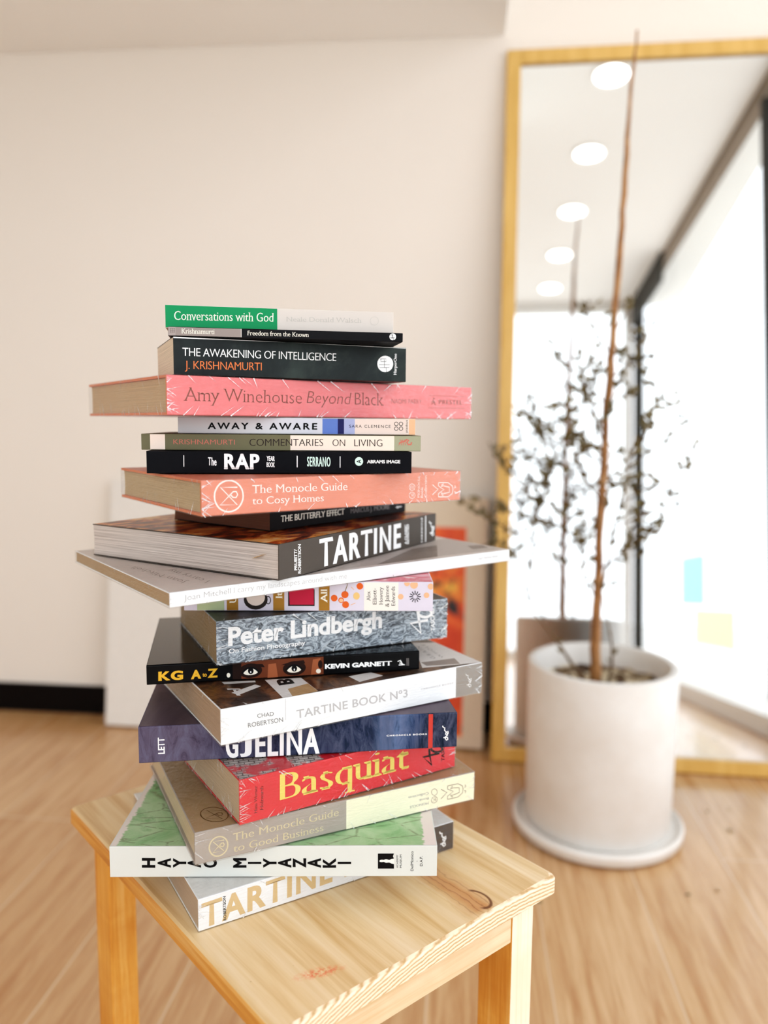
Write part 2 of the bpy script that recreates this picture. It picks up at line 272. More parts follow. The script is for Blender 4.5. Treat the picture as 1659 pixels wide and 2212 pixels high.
["P","S","brown",[[2660,197],[2660,198],[2658,200],[2657,202],[2654,202],[2652,203],[2649,202],[2647,201],[2645,200],[2644,198],[2644,196],[2644,194],[2646,193],[2647,191],[2650,190],[2652,190],[2655,190],[2657,191],[2659,193],[2660,195]]]]),
'awakening':([-0.23202, 0.62669, 0.48751, 0.20512, 0.1083, 0.0312, 0.44718],[
["P","S","white",[[1,316],[944,319],[2054,307],[2054,299],[944,305],[1,293]]],
["T","S","THE AWAKENING OF INTELLIGENCE","flare","white",[71,155],[1384,162],[72,221],0.94],
["T","S","J. KRISHNAMURTI","flare","orange",[89,51],[723,59],[90,117],0.94],
["P","S","white",[[1925,158],[1921,180],[1910,200],[1892,215],[1871,224],[1847,227],[1823,223],[1802,211],[1785,195],[1774,174],[1771,152],[1775,130],[1786,110],[1803,95],[1824,85],[1848,82],[1872,87],[1894,98],[1911,114],[1921,135]]],
["L","S","ink",4,[[1799,196],[1855,199],[1855,176],[1805,174],[1805,197]]],
["L","S","ink",4,[[1790,146],[1890,149],[1886,125],[1794,121],[1790,146]]],
["L","S","ink",4,[[1839,193],[1840,119]]],
["L","S","ink",4,[[1856,127],[1860,83]]],
["T","S","HarperOne","serifb","white",[1957,62],[1958,249],[1930,61],1]]),
'freedom':([-0.23649, 0.6277, 0.26972, 0.19275, 0.13557, 0.00796, 0.47837],[
["B","taupe",-4,581,0.0,1.0],
["B","paleline",578,583,0.0,1.0],
["B","stone",-1,59,0.0,1.0],
["L","S","taupe_dark",3,[[21,63],[20,24]]],
["L","S","taupe_dark",3,[[15,59],[55,60]]],
["L","S","taupe_dark",3,[[35,63],[34,25]]],
["L","S","taupe_dark",3,[[15,44],[55,45]]],
["L","S","taupe_dark",3,[[50,64],[49,25]]],
["L","S","taupe_dark",3,[[15,30],[54,31]]],
["T","S","Krishnamurti","serif","ivory",[105,22],[367,23],[106,61],1],
["T","S","Freedom from the Known","serif","ivory",[629,22],[1132,21],[630,58],1],
["P","S","white",[[1869,42],[1868,51],[1864,59],[1857,65],[1849,69],[1840,70],[1832,68],[1824,64],[1817,58],[1813,50],[1812,41],[1814,32],[1818,24],[1824,18],[1832,14],[1841,13],[1850,15],[1858,19],[1864,25],[1868,33]]],
["L","S","ink",4,[[1823,58],[1843,59],[1843,50],[1825,49],[1825,58]]],
["L","S","ink",4,[[1819,38],[1856,39],[1855,30],[1821,29],[1819,38]]],
["L","S","ink",4,[[1838,57],[1838,28]]],
["L","S","ink",4,[[1844,31],[1845,13]]]]),
'conversations':([-0.24386, 0.64155, 0.27917, 0.19106, 0.13537, 0.01936, 0.48633],[
["B","jade",-10,914,0.0,1.0],
["T","S","Conversations with God","serif","ivory",[71,66],[882,76],[73,138],1],
["T","S","Neale Donald Walsch","serif","ghost",[988,83],[1632,92],[988,121],1],
["L","S","ghost",3,[[1780,112],[1779,104],[1776,96],[1772,89],[1766,84],[1760,79],[1752,76],[1744,75],[1736,76],[1728,78],[1721,82],[1715,88],[1711,94],[1708,102],[1707,109],[1708,117],[1711,125],[1715,131],[1721,137],[1727,142],[1735,144],[1743,146],[1751,145],[1759,143],[1766,139],[1772,133],[1776,127],[1779,119],[1780,112]]]]),
}
CAM=[1704.358555, 0.11189, 0.008931, 0.410042]
SEAT=[-0.11568, 0.47837, 0.79498, 0.30318, 0.41216, 0.01704]

ZS=.45                                   # stool seat height
# ------------------------------------------------------------------ colour / material helpers
def lin(c,k=1.0):
    r=[]
    for v in c:
        v/=255.; r.append((v/12.92 if v<=.04045 else ((v+.055)/1.055)**2.4)*k)
    return tuple(r)+(1.,)
COL=dict(jade=(0,140,84),ivory=(250,244,228),ghost=(198,190,180),taupe=(148,136,130),taupe_dark=(112,104,100),paleline=(215,208,200),stone=(165,152,146),
 white=(252,250,248),orange=(222,120,66),brown=(140,78,66),ink=(14,13,14),ink2=(52,44,42),blue1=(92,118,190),navy=(38,40,88),blue2=(160,166,205),rosecream=(228,208,196),
 peach=(236,180,138),cream=(242,222,206),sage=(158,158,130),terracotta=(196,112,96),mint=(208,232,220),blush=(255,238,228),grey=(128,122,120),silver=(176,170,168),silver2=(204,200,198),
 silver3=(196,186,178),silver4=(140,128,118),silver5=(170,158,148),sagegreen=(178,190,150),lilac=(214,206,220),gold=(156,112,40),paper=(240,232,222),crimson=(190,30,66),kumquat=(222,96,34),
 straw=(232,190,120),olive=(128,112,60),skin=(106,58,36),skinlight=(150,84,52),skindark=(40,22,16),eyewhite=(236,228,210),yellow=(226,172,50),pewter=(150,142,134),grey2=(130,124,122),grey3=(196,192,192),
 whiteprint=(232,226,222),wheat=(186,150,106),plumgrey=(92,84,104),slateblue=(70,72,98),vermilion=(198,64,54),lemon=(244,218,108),buttercream=(254,248,214),palegold=(226,212,172),bronze=(120,88,44),
 eggshell=(236,236,228),umber=(78,66,60),tan=(226,192,140))
class NT:
    def __init__(s,name):
        s.m=bpy.data.materials.new(name); s.m.use_nodes=True; s.t=s.m.node_tree; s.t.nodes.clear()
        s.out=s.t.nodes.new('ShaderNodeOutputMaterial')
    def n(s,typ,ins=None,**kw):
        nd=s.t.nodes.new('ShaderNode'+typ)
        for k,v in kw.items(): setattr(nd,k,v)
        for k,v in (ins or {}).items():
            if isinstance(v,bpy.types.NodeSocket): s.t.links.new(v,nd.inputs[k])
            else: nd.inputs[k].default_value=v
        return nd
    def link(s,a,b): s.t.links.new(a,b)
    def obj(s,scale=(1,1,1),rot=(0,0,0),loc=(0,0,0)):
        tc=s.n('TexCoord'); mp=s.n('Mapping',{'Vector':tc.outputs['Object'],'Scale':scale,'Rotation':rot,'Location':loc}); return mp.outputs[0]
    def noise(s,vec,scale=5,detail=4,rough=.55,dist=0):
        return s.n('TexNoise',{'Vector':vec,'Scale':scale,'Detail':detail,'Roughness':rough,'Distortion':dist}).outputs['Fac']
    def ramp(s,fac,stops,interp='LINEAR'):
        r=s.n('ValToRGB',{'Fac':fac}); e=r.color_ramp; e.interpolation=interp
        while len(e.elements)<len(stops): e.elements.new(.5)
        for el,(p,c) in zip(e.elements,stops): el.position=p; el.color=c if len(c)==4 else lin(c)
        return r.outputs[0]
    def mix(s,f,a,b,blend='MIX'):
        m=s.n('Mix',data_type='RGBA',blend_type=blend)
        for i,v in ((0,f),(6,a),(7,b)):
            if isinstance(v,bpy.types.NodeSocket): s.link(v,m.inputs[i])
            else: m.inputs[i].default_value=v
        return m.outputs[2]
    def math(s,op,a,b=0.,c=0.):
        m=s.n('Math',operation=op)
        for i,v in enumerate((a,b,c)):
            if isinstance(v,bpy.types.NodeSocket): s.link(v,m.inputs[i])
            else: m.inputs[i].default_value=v
        return m.outputs[0]
    def bump(s,h,strength=.3,dist=.001):
        return s.n('Bump',{'Height':h,'Strength':strength,'Distance':dist}).outputs[0]
    def bsdf(s,col,rough=.5,bump=None,spec=.5,metal=0.,coat=0.,**kw):
        ins={'Base Color':col,'Roughness':rough,'Specular IOR Level':spec,'Metallic':metal,'Coat Weight':coat,'Coat Roughness':.08}
        ins.update(kw)
        b=s.n('BsdfPrincipled',ins)
        if bump is not None: s.link(bump,b.inputs['Normal'])
        s.link(b.outputs[0],s.out.inputs[0]); return s.m
_flat={}
def flat(name,rough=.55,k=1.):
    key=(name,rough)
    if key not in _flat:
        t=NT('ink '+name); metal=.0
        if name in('gold','bronze','palegold'): metal=.25; rough=.35
        v=t.noise(t.obj(),900,2); c=lin(COL[name],k)
        c2=t.mix(v,tuple(x*.94 for x in c[:3])+(1,),c)
        _flat[key]=t.bsdf(c2,rough,metal=metal,spec=.15 if max(COL[name])<130 else .3)
    return _flat[key]
# ------------------------------------------------------------------ mesh helpers
def mesh(name,V,F,mats,parent=None,mi=None,smooth=False,bevel=0,seg=2,ang=35):
    me=bpy.data.meshes.new(name); me.from_pydata([tuple(v) for v in V],[],F); me.update()
    for m in (mats if isinstance(mats,(list,tuple)) else [mats]): me.materials.append(m)
    if mi:
        for p,i in zip(me.polygons,mi): p.material_index=i
    if smooth:
        for p in me.polygons: p.use_smooth=True
    o=bpy.data.objects.new(name,me); C.objects.link(o); o.parent=parent
    if bevel:
        b=o.modifiers.new('bevel','BEVEL'); b.width=bevel; b.segments=seg; b.limit_method='ANGLE'; b.angle_limit=math.radians(ang)
    return o
def box(V,F,x0,y0,z0,x1,y1,z1):
    n=len(V); V+= [(x0,y0,z0),(x1,y0,z0),(x1,y1,z0),(x0,y1,z0),(x0,y0,z1),(x1,y0,z1),(x1,y1,z1),(x0,y1,z1)]
    F+= [tuple(n+i for i in f) for f in ((3,2,1,0),(4,5,6,7),(0,1,5,4),(1,2,6,5),(2,3,7,6),(3,0,4,7))]
def boxobj(name,b,mat,parent=None,bevel=0,**k):
    V,F=[],[]; box(V,F,*b); return mesh(name,V,F,mat,parent,bevel=bevel,**k)
def tube(V,F,pts,radii,n=8,cap=True):
    base=len(V); prev=None
    for i,p in enumerate(pts):
        p=Vector(p); d=(Vector(pts[min(i+1,len(pts)-1)])-Vector(pts[max(i-1,0)])).normalized()
        a=Vector((1,0,0)) if abs(d.x)<.8 else Vector((0,1,0))
        if prev is not None: a=prev
        s=(a-d*a.dot(d)).normalized(); prev=s; t=d.cross(s)
        for k in range(n):
            th=2*PI*k/n; V.append(tuple(p+(s*math.cos(th)+t*math.sin(th))*radii[i]))
    for i in range(len(pts)-1):
        for k in range(n):
            a=base+i*n+k; b=base+i*n+(k+1)%n; F.append((a,b,b+n,a+n))
    if cap: F.append(tuple(base+k for k in reversed(range(n)))); F.append(tuple(base+(len(pts)-1)*n+k for k in range(n)))
def lathe(name,prof,mat,parent=None,n=64,smooth=True):
    V,F=[],[]
    for r,z in prof:
        for k in range(n): V.append((r*math.cos(2*PI*k/n),r*math.sin(2*PI*k/n),z))
    for i in range(len(prof)-1):
        for k in range(n): a=i*n+k; b=i*n+(k+1)%n; F.append((a,b,b+n,a+n))
    F.append(tuple(reversed(range(n)))); F.append(tuple((len(prof)-1)*n+k for k in range(n)))
    o=mesh(name,V,F,mat,parent,smooth=smooth)
    e=o.modifiers.new('edge','EDGE_SPLIT'); e.split_angle=math.radians(50); return o
def tag(o,label=None,cat=None,group=None,kind=None):
    if label:o['label']=label
    if cat:o['category']=cat
    if group:o['group']=group
    if kind:o['kind']=kind
    return o
def empty(name,loc,rz=0,parent=None):
    o=bpy.data.objects.new(name,None); C.objects.link(o); o.location=loc; o.rotation_euler=(0,0,rz); o.empty_display_size=.05; o.parent=parent; return o
# ------------------------------------------------------------------ lettering: outlines of the built-in typeface, restyled (weight, serifs, slant)
STY={ #        dx    dy    serif shear
 'sans':(.004,.004,0,0),'sansb':(.016,.012,0,0),'bold':(.030,.024,0,0),'boldl':(.046,.040,0,0),'boldt':(.036,.034,0,0),'boldw':(.030,.026,0,0),'wide':(.056,.044,0,0),'heavy':(.055,.04,0,0),'helv':(.036,.030,0,0),'helvl':(.014,.012,0,0),
 'thin':(-.014,-.014,0,0),'flare':(-.002,-.012,0,0),'cond':(.042,.010,0,0),'cond2':(.046,.022,0,0),'condl':(.034,.006,0,0),'condx':(.046,.02,0,0),'condj':(.046,.02,0,0),'slab':(.046,.030,1.0,0),
 'serif':(.004,-.010,1,0),'serifb':(.018,-.004,1,0),'thinserif':(-.010,-.020,.8,0),'thinital':(-.014,-.020,0,.2),'bodoni':(.012,-.027,1.35,0)}
_gl={}
def glyphs(s,style,sp):
    key=(s,style,sp)
    if key in _gl: return _gl[key]
    dx,dy,ser,sh=STY[style]
    cu=bpy.data.curves.new('lettering','FONT'); cu.body=s; cu.resolution_u=4; cu.space_character=sp
    o=bpy.data.objects.new('lettering',cu); C.objects.link(o)
    bpy.context.view_layer.update()
    ev=o.evaluated_get(bpy.context.evaluated_depsgraph_get()); me=ev.to_mesh()
    V=[(v.co.x,v.co.y) for v in me.vertices]; F=[list(p.vertices) for p in me.polygons]
    ev.to_mesh_clear(); bpy.data.objects.remove(o); bpy.data.curves.remove(cu)
    # weld duplicates so the outline is closed
    idx={};mp=[];W=[]
    for x,y in V:
        k=(round(x,4),round(y,4))
        if k not in idx: idx[k]=len(W); W.append((x,y))
        mp.append(idx[k])
    F2=[]
    for f in F:
        g=[]
        for i in f:
            j=mp[i]
            if j not in g: g.append(j)
        if len(g)>2:
            a=sum(W[g[i]][0]*W[g[(i+1)%len(g)]][1]-W[g[(i+1)%len(g)]][0]*W[g[i]][1] for i in range(len(g)))
            F2.append(g if a>0 else g[::-1])
    E={}
    for f in F2:
        for i in range(len(f)):
            a,b=f[i],f[(i+1)%len(f)]
            if (b,a) in E: del E[(b,a)]
            else: E[(a,b)]=1
    nor={}
    extra=[]
    for a,b in E:
        ex,ey=W[b][0]-W[a][0],W[b][1]-W[a][1]; l=math.hypot(ex,ey)
        if l<1e-6: continue
        n=(ey/l,-ex/l)
        for j in (a,b): nor.setdefault(j,[]).append(n)
        if ser and abs(ey)<.004 and .02<l<.17:
            x0,x1=sorted((W[a][0],W[b][0])); y=W[a][1]; e=.062*ser; h=.022*ser
            if n[1]<0 and abs(y)<.01: extra.append([(x0-e,0),(x1+e,0),(x1+e,h),(x1,h*2.4),(x0,h*2.4),(x0-e,h)])
            elif n[1]>0 and abs(y-.682)<.02: extra.append([(x0-e,y),(x0-e,y-h),(x0,y-2.4*h),(x1,y-2.4*h),(x1+e*(.4 if l<.1 else 1),y-h),(x1+e*(.4 if l<.1 else 1),y)])
            elif n[1]>0 and abs(y-.449)<.02: extra.append([(x0-e,y),(x0-e,y-h),(x0,y-2.4*h),(x1,y-2.4*h),(x1,y)])
            elif n[1]<0 and abs(y+.23)<.02: extra.append([(x0-e,y),(x1+e,y),(x1+e,y+h),(x0-e,y+h)])
    X=list(W)
    for j,ns in nor.items():
        sx=sum(n[0] for n in ns);sy=sum(n[1] for n in ns);l=math.hypot(sx,sy)
        if l<1e-4: continue
        sx/=l;sy/=l; k=max(.6,sx*ns[0][0]+sy*ns[0][1])
        X[j]=(W[j][0]+sx*dx/k,W[j][1]+sy*dy/k)
    for poly in extra:
        F2.append(list(range(len(X),len(X)+len(poly))))
        a=sum(poly[i][0]*poly[(i+1)%len(poly)][1]-poly[(i+1)%len(poly)][0]*poly[i][1] for i in range(len(poly)))
        if a<0: F2[-1]=F2[-1][::-1]
        X+=poly
    if style=='condj':
        y0=min(y for x,y in X); X=[(x,(y-y0)/(.712-y0)*.682) for x,y in X]
    if sh: X=[(x+y*sh,y) for x,y in X]
    x0=min(x for x,y in X);x1=max(x for x,y in X)
    _gl[key]=([((x-x0)/(x1-x0),y/.682) for x,y in X],F2); return _gl[key]
def stroke(pts,w):
    V,F=[],[];n=len(pts)
    for i,p in enumerate(pts):
        a=pts[max(i-1,0)];b=pts[min(i+1,n-1)]
        if i==0 and pts[0]==pts[-1] and n>2: a=pts[-2]
        if i==n-1 and pts[0]==pts[-1] and n>2: b=pts[1]
        d=(b[0]-a[0],b[1]-a[1]);l=math.hypot(*d) or 1;nx,ny=-d[1]/l*w/2,d[0]/l*w/2
        V+= [(p[0]+nx,p[1]+ny),(p[0]-nx,p[1]-ny)]
    for i in range(n-1): F.append([2*i,2*i+1,2*i+3,2*i+2])
    return V,F
def ngon(pts):
    a=sum(pts[i][0]*pts[(i+1)%len(pts)][1]-pts[(i+1)%len(pts)][0]*pts[i][1] for i in range(len(pts)))
    r=list(range(len(pts))); return list(pts),[r if a>0 else r[::-1]]
def print_mesh(els,face,dims,parent,depth):
    """the printing on one face of a book cover, in metres on that face: bands, lettering and emblems"""
    L,W,T=dims; G={}
    for k,e in enumerate(els):
        fc='S' if e[0]=='B' else e[1]
        if fc!=face: continue
        if e[0]=='T':
            _,_,s,st,col,p0,p1,p2,sp=e; g,f=glyphs(s,st,sp)
            v=[(p0[0]+x*(p1[0]-p0[0])+y*(p2[0]-p0[0]),p0[1]+x*(p1[1]-p0[1])+y*(p2[1]-p0[1])) for x,y in g]
        elif e[0]=='P': col=e[2]; v,f=ngon([tuple(p) for p in e[3]])
        elif e[0]=='L': col=e[2]; v,f=stroke([tuple(p) for p in e[4]],e[3])
        elif e[0]=='B': col=e[1]; a,b=max(0,e[2]),min(L*1e4,e[3]); v=[(a,T*1e4*e[4]),(b,T*1e4*e[4]),(b,T*1e4*e[5]),(a,T*1e4*e[5])];f=[[0,1,2,3]]
        if e[0]=='B': nm='spine_band',k
        else: nm=('spine_' if face=='S' else 'front_cover_')+('lettering' if e[0]=='T' else 'emblem'),0
        V,F,MI,mats=G.setdefault(nm,([],[],[],[]))
        if col not in mats: mats.append(col)
        base=len(V); lift=depth+.000004*k+(.00002 if e[0]!='B' else 0)
        for x,y in v:
            x*=1e-4;y*=1e-4
            if face=='S': V.append((min(max(x,.0002),L-.0002),-lift,min(max(y,.0004),T-.0004)))
            else: V.append((min(max(x,.0005),L-.0005),min(max(y,.0005),W-.0005),T+lift))
        for q in f: F.append([base+i for i in q]); MI.append(mats.index(col))
    for (nm,_),(V,F,MI,mats) in G.items(): mesh(nm,V,F,[flat(m) for m in mats],parent,mi=MI)
# ------------------------------------------------------------------ book materials
def m_plain(name,c,rough=.5,var=.05,coat=0.,spec=None,weave=0):
    if spec is None: spec=.07 if max(c)<130 else .35
    t=NT(name); v=t.obj(); n=t.noise(v,60,5,.6); k=lin(c)
    col=t.mix(n,tuple(x*(1-var*2) for x in k[:3])+(1,),tuple(min(1,x*(1+var)) for x in k[:3])+(1,))
    b=t.bump(t.noise(v,1800 if weave else 500,3),.25 if weave else .06,.0004)
    return t.bsdf(col,rough,b,spec,coat=coat)
def m_ramp(name,stops,scale,stretch=(1,1,1),detail=8,rough=.5,dist=.6,coat=0.,r=.65,bump=.05):
    t=NT(name); v=t.obj(stretch); n=t.noise(v,scale,detail,r,dist)
    return t.bsdf(t.ramp(n,stops),rough,t.bump(t.noise(v,scale*8,3),bump,.0005),spec=.2,coat=coat)
def m_pages(name,c,freq=1800,contrast=.16):
    t=NT(name); v=t.obj((6,6,freq)); n=t.noise(v,1,3,.7); k=lin(c)
    col=t.mix(t.ramp(n,[(.3,(0,0,0,1)),(.7,(1,1,1,1))]),tuple(x*(1-contrast*2.2) for x in k[:3])+(1,),k)
    return t.bsdf(col,.8,t.bump(n,.5,.0006),spec=.2)
def m_spine_away():
    t=NT('pale grey to peach jacket'); tc=t.n('TexCoord'); x=t.n('SeparateXYZ',{0:tc.outputs['Object']}).outputs[0]
    n=t.noise(t.obj(),70,4); f=t.math('ADD',t.math('MULTIPLY',x,1/.203),t.math('MULTIPLY',t.math('SUBTRACT',n,.5),.05))
    return t.bsdf(t.ramp(f,[(0,(186,182,182)),(.25,(204,200,200)),(.55,(196,196,206)),(.75,(212,204,206)),(1,(238,200,170))]),.35)
def m_brush():
    t=NT('brushed plum to navy paint'); tc=t.n('TexCoord'); x=t.n('SeparateXYZ',{0:tc.outputs['Object']}).outputs[0]
    n=t.noise(t.obj((1.6,1,.5)),55,8,.7,1.5); m=t.noise(t.obj((1,1,.25)),22,6,.65,.8); f=t.math('ADD',t.math('MULTIPLY',x,3.66),t.math('MULTIPLY',t.math('SUBTRACT',m,.5),.22))
    base=t.ramp(f,[(.1,(88,78,96)),(.3,(66,62,82)),(.45,(28,36,58)),(.72,(34,46,70)),(.81,(86,104,138)),(.86,(50,66,98)),(.92,(26,36,54))])
    c=t.mix(t.ramp(n,[(.42,(0,0,0,1)),(.72,(.4,.4,.4,1))]),base,lin((128,130,156))); c=t.mix(t.ramp(n,[(.3,(.6,.6,.6,1)),(.45,(0,0,0,1))]),c,lin((24,24,36)))
    return t.bsdf(c,.5,t.bump(n,.1,.0005),spec=.12)
def m_green_art():
    t=NT('green watercolour forest print'); v=t.obj(); tc=t.n('TexCoord'); sx=t.n('SeparateXYZ',{0:tc.outputs['Object']})
    n=t.noise(v,24,6,.6,.5); n2=t.noise(t.obj((1,2.5,1)),70,5,.7,1.)
    g=t.ramp(n,[(.3,(84,142,84)),(.42,(140,180,130)),(.58,(170,198,156)),(.72,(104,158,100))])
    w=t.n('TexVoronoi',{'Vector':t.obj((1,2.2,1),(0,0,.5)),'Scale':26,'Randomness':1.},feature='DISTANCE_TO_EDGE').outputs[0]
    ln=t.ramp(w,[(.0,(1,1,1,1)),(.05,(0,0,0,1))]); sk=t.math('MULTIPLY',ln,t.ramp(n2,[(.42,(0,0,0,1)),(.5,(1,1,1,1))]))
    g=t.mix(t.math('MULTIPLY',sk,.6),g,lin((92,78,66)))
    # paper border with ragged painted edge
    e=t.math('MINIMUM',t.math('SUBTRACT',sx.outputs[0],-.0),t.math('SUBTRACT',.270,sx.outputs[0]))
    e=t.math('SUBTRACT',e,t.math('MULTIPLY',n2,.012)); e=t.math('ADD',e,.0055)
    f=t.ramp(t.math('MULTIPLY',e,100),[(.45,(1,1,1,1)),(.6,(0,0,0,1))])
    return t.bsdf(t.mix(f,g,lin((226,214,206))),.45)
def m_red_art():
    t=NT('red cover with pale gridded print'); v=t.obj(); n=t.noise(v,30,5,.6,.4)
    br=t.n('TexBrick',{'Vector':t.obj((1,1,1),(0,0,.25)),'Scale':60.,'Color1':lin((176,166,160)),'Color2':lin((206,196,188)),'Mortar':lin((96,80,76)),'Mortar Size':.03}).outputs[0]
    return t.bsdf(t.mix(t.ramp(n,[(.44,(0,0,0,1)),(.5,(1,1,1,1))]),lin((214,38,52)),br),.35)
def m_film():
    t=NT('clear shrink film')
    tc=t.n('TexCoord'); v1=t.obj((14,14,60),(0,.5,0)); v2=t.obj((30,30,120),(0,-.6,.2))
    n1=t.noise(v1,5,3,.6,1.2); n2=t.noise(v2,4,4,.65,1.5)
    h=t.math('ADD',n1,t.math('MULTIPLY',n2,.6)); b=t.bump(h,.75,.004)
    gl=t.n('BsdfGlossy',{'Roughness':.07,'Normal':b}); tr=t.n('BsdfTransparent',{'Color':(.995,.995,.995,1)})
    fr=t.n('Fresnel',{'IOR':1.5,'Normal':b})
    fac=t.math('MINIMUM',t.math('MULTIPLY',fr.outputs[0],1.0),.20)
    mx=t.n('MixShader',{0:fac}); t.link(tr.outputs[0],mx.inputs[1]); t.link(gl.outputs[0],mx.inputs[2]); t.link(mx.outputs[0],t.out.inputs[0])
    return t.m
def m_crease():
    t=NT('white crease glint on shrink film')  # white slivers stand in for glints along the film's creases
    d0=t.n('BsdfDiffuse',{'Color':(.97,.97,.97,1)}); tl=t.n('BsdfTranslucent',{'Color':(.97,.97,.97,1)}); d=t.n('MixShader',{0:.35}); t.link(d0.outputs[0],d.inputs[1]); t.link(tl.outputs[0],d.inputs[2]); gl=t.n('BsdfGlossy',{'Roughness':.2}); tr=t.n('BsdfTransparent')
    a=t.n('MixShader',{0:.3}); t.link(d.outputs[0],a.inputs[1]); t.link(gl.outputs[0],a.inputs[2])
    n=t.noise(t.obj(),400,2)
    b=t.n('MixShader',{0:t.ramp(n,[(.35,(.3,.3,.3,1)),(.6,(.85,.85,.85,1))])}); t.link(tr.outputs[0],b.inputs[1]); t.link(a.outputs[0],b.inputs[2]); t.link(b.outputs[0],t.out.inputs[0]); return t.m
FILM=m_film(); CREASE=m_crease()
def pg(c,**k): return m_pages('page edges',c,**k)
BK={ # kind, cover material, page material, wrapped, front cover print material, label
'tartine_bread':('S',m_plain('white board',(254,254,254),.35),pg((206,182,156)),26,m_ramp('pale sketch print',[(.3,(214,210,204)),(.5,(238,236,231)),(.7,(246,244,240))],14),'white shrink-wrapped book with large tan capitals, lowest of the stack, lying on the stool seat'),
'hayao':('P',m_plain('eggshell board',(216,217,210),.4,.02),pg((238,232,224)),0,m_green_art(),'thick white book with spaced sideways black letters and a green forest sketch on its cover'),
'good_business':('H',m_plain('taupe linen',(174,161,150),.7,.05,weave=1),pg((222,200,164)),45,m_plain('tan linen',(178,148,112),.7,.06,weave=1),'taupe linen hardcover with a cream paper band round its right half'),
'basquiat':('S',m_plain('red gloss board',(226,50,58),.3),pg((212,190,158)),150,m_red_art(),'small thick red shrink-wrapped book with yellow serif title'),
'gjelina':('H',m_brush(),pg((214,196,168)),0,m_ramp('plum grey painted cover',[(.25,(66,56,66)),(.5,(86,74,84)),(.75,(112,98,108))],20,(1,.4,1),8,.4),'dark blue and plum hardcover with white condensed capitals and a red bar on its spine'),
'tartine3':('S',m_plain('white board',(254,254,254),.35),pg((196,168,138)),46,m_ramp('dark bread photo print',[(.3,(24,18,16)),(.46,(64,42,30)),(.56,(120,82,54)),(.7,(40,28,24)),(.85,(170,130,96))],34,rough=.3),'white shrink-wrapped book with grey capitals and a silver-brown strip at its right end'),
'kg':('H',m_plain('glossy black jacket',(16,16,18),.2,.02,coat=.12),pg((220,206,186)),0,m_plain('glossy black cover',(15,15,16),.12,.02,coat=.5),'glossy black hardcover with yellow letters and a pair of staring eyes on its spine'),
'lindbergh':('S',m_ramp('silver grey print with crinkle glints',[(.25,(24,26,28)),(.4,(84,90,96)),(.5,(132,140,148)),(.6,(196,206,214)),(.72,(70,72,74))],110,(.7,1,1.5),9,.3,3.,bump=.6),pg((164,138,102)),90,m_plain('dark grey gloss board',(58,56,56),.3),'thick silver-grey shrink-wrapped book with bold white title'),  # spine noise mixes the print with painted glints of crinkled film
'use_it_all':('P',m_plain('lilac board',(216,208,222),.4),pg((240,230,224)),0,m_ramp('pink and teal food print',[(.3,(228,196,200)),(.5,(206,96,110)),(.6,(232,214,214)),(.75,(120,164,158))],26),'lilac cookbook with gold bands and fruit pictures along its spine'),
'joan':('S',m_plain('white board',(255,255,255),.35),pg((192,164,128)),14,m_plain('off-white cover',(224,212,204),.35),'widest book, thin white shrink-wrapped book with pale grey title, jutting out both sides'),
'tartine':('S',m_plain('dark brown-grey board',(84,77,71),.4),pg((222,208,198),freq=900,contrast=.28),0,m_ramp('warm pastry photo print',[(.3,(30,17,12)),(.43,(84,36,20)),(.5,(176,80,32)),(.57,(236,168,84)),(.7,(250,226,180))],22,(1,2.2,1),rough=.3),'brown-grey book with big white capitals, page side turned to the left'),
'butterfly':('P',m_plain('black matte board',(38,35,36),.4),pg((128,92,74)),0,None,'black paperback squeezed between the salmon hardcover and the brown-grey book'),  # page brown has the shade between the books put into it
'cosy':('H',m_plain('salmon board',(232,138,112),.4),pg((206,182,144)),70,None,'salmon shrink-wrapped hardcover with a round white emblem at the left of its spine'),
'rap':('P',m_plain('black matte board',(22,22,26),.45,.03),pg((226,216,200)),0,None,'matte black paperback with white and mint letters between thin white bars'),
'commentaries':('P',m_plain('olive board',(112,108,84),.45),pg((230,214,190)),0,None,'slim olive paperback with cream blocks and brown capitals on its spine'),
'away':('P',m_spine_away(),pg((246,238,228)),0,None,'slim pale grey paperback shading to blue and peach, under the pink hardcover'),
'amy':('H',m_plain('pink board',(240,124,124),.3),pg((216,184,146)),120,None,'bright pink shrink-wrapped hardcover with thin brown letters, jutting out to the left'),
'awakening':('P',m_ramp('black green jacket',[(.3,(22,24,25)),(.55,(34,40,39)),(.75,(52,60,56))],16,rough=.4),pg((238,218,192)),0,None,'thick black paperback with white and orange capitals, resting on the pink hardcover'),
'freedom':('P',m_plain('black board',(30,30,32),.4),pg((236,220,200)),0,None,'thinnest book, black and grey paperback second from the top of the stack'),
'conversations':('P',m_plain('cream board',(214,203,193),.5,.01),pg((240,230,216)),0,None,'topmost book, paperback with green left half and plain cream right half'),
}
BOARD={'amy':m_plain('orange board edge',(226,128,88),.5),'cosy':m_plain('orange board edge',(222,126,84),.5)}
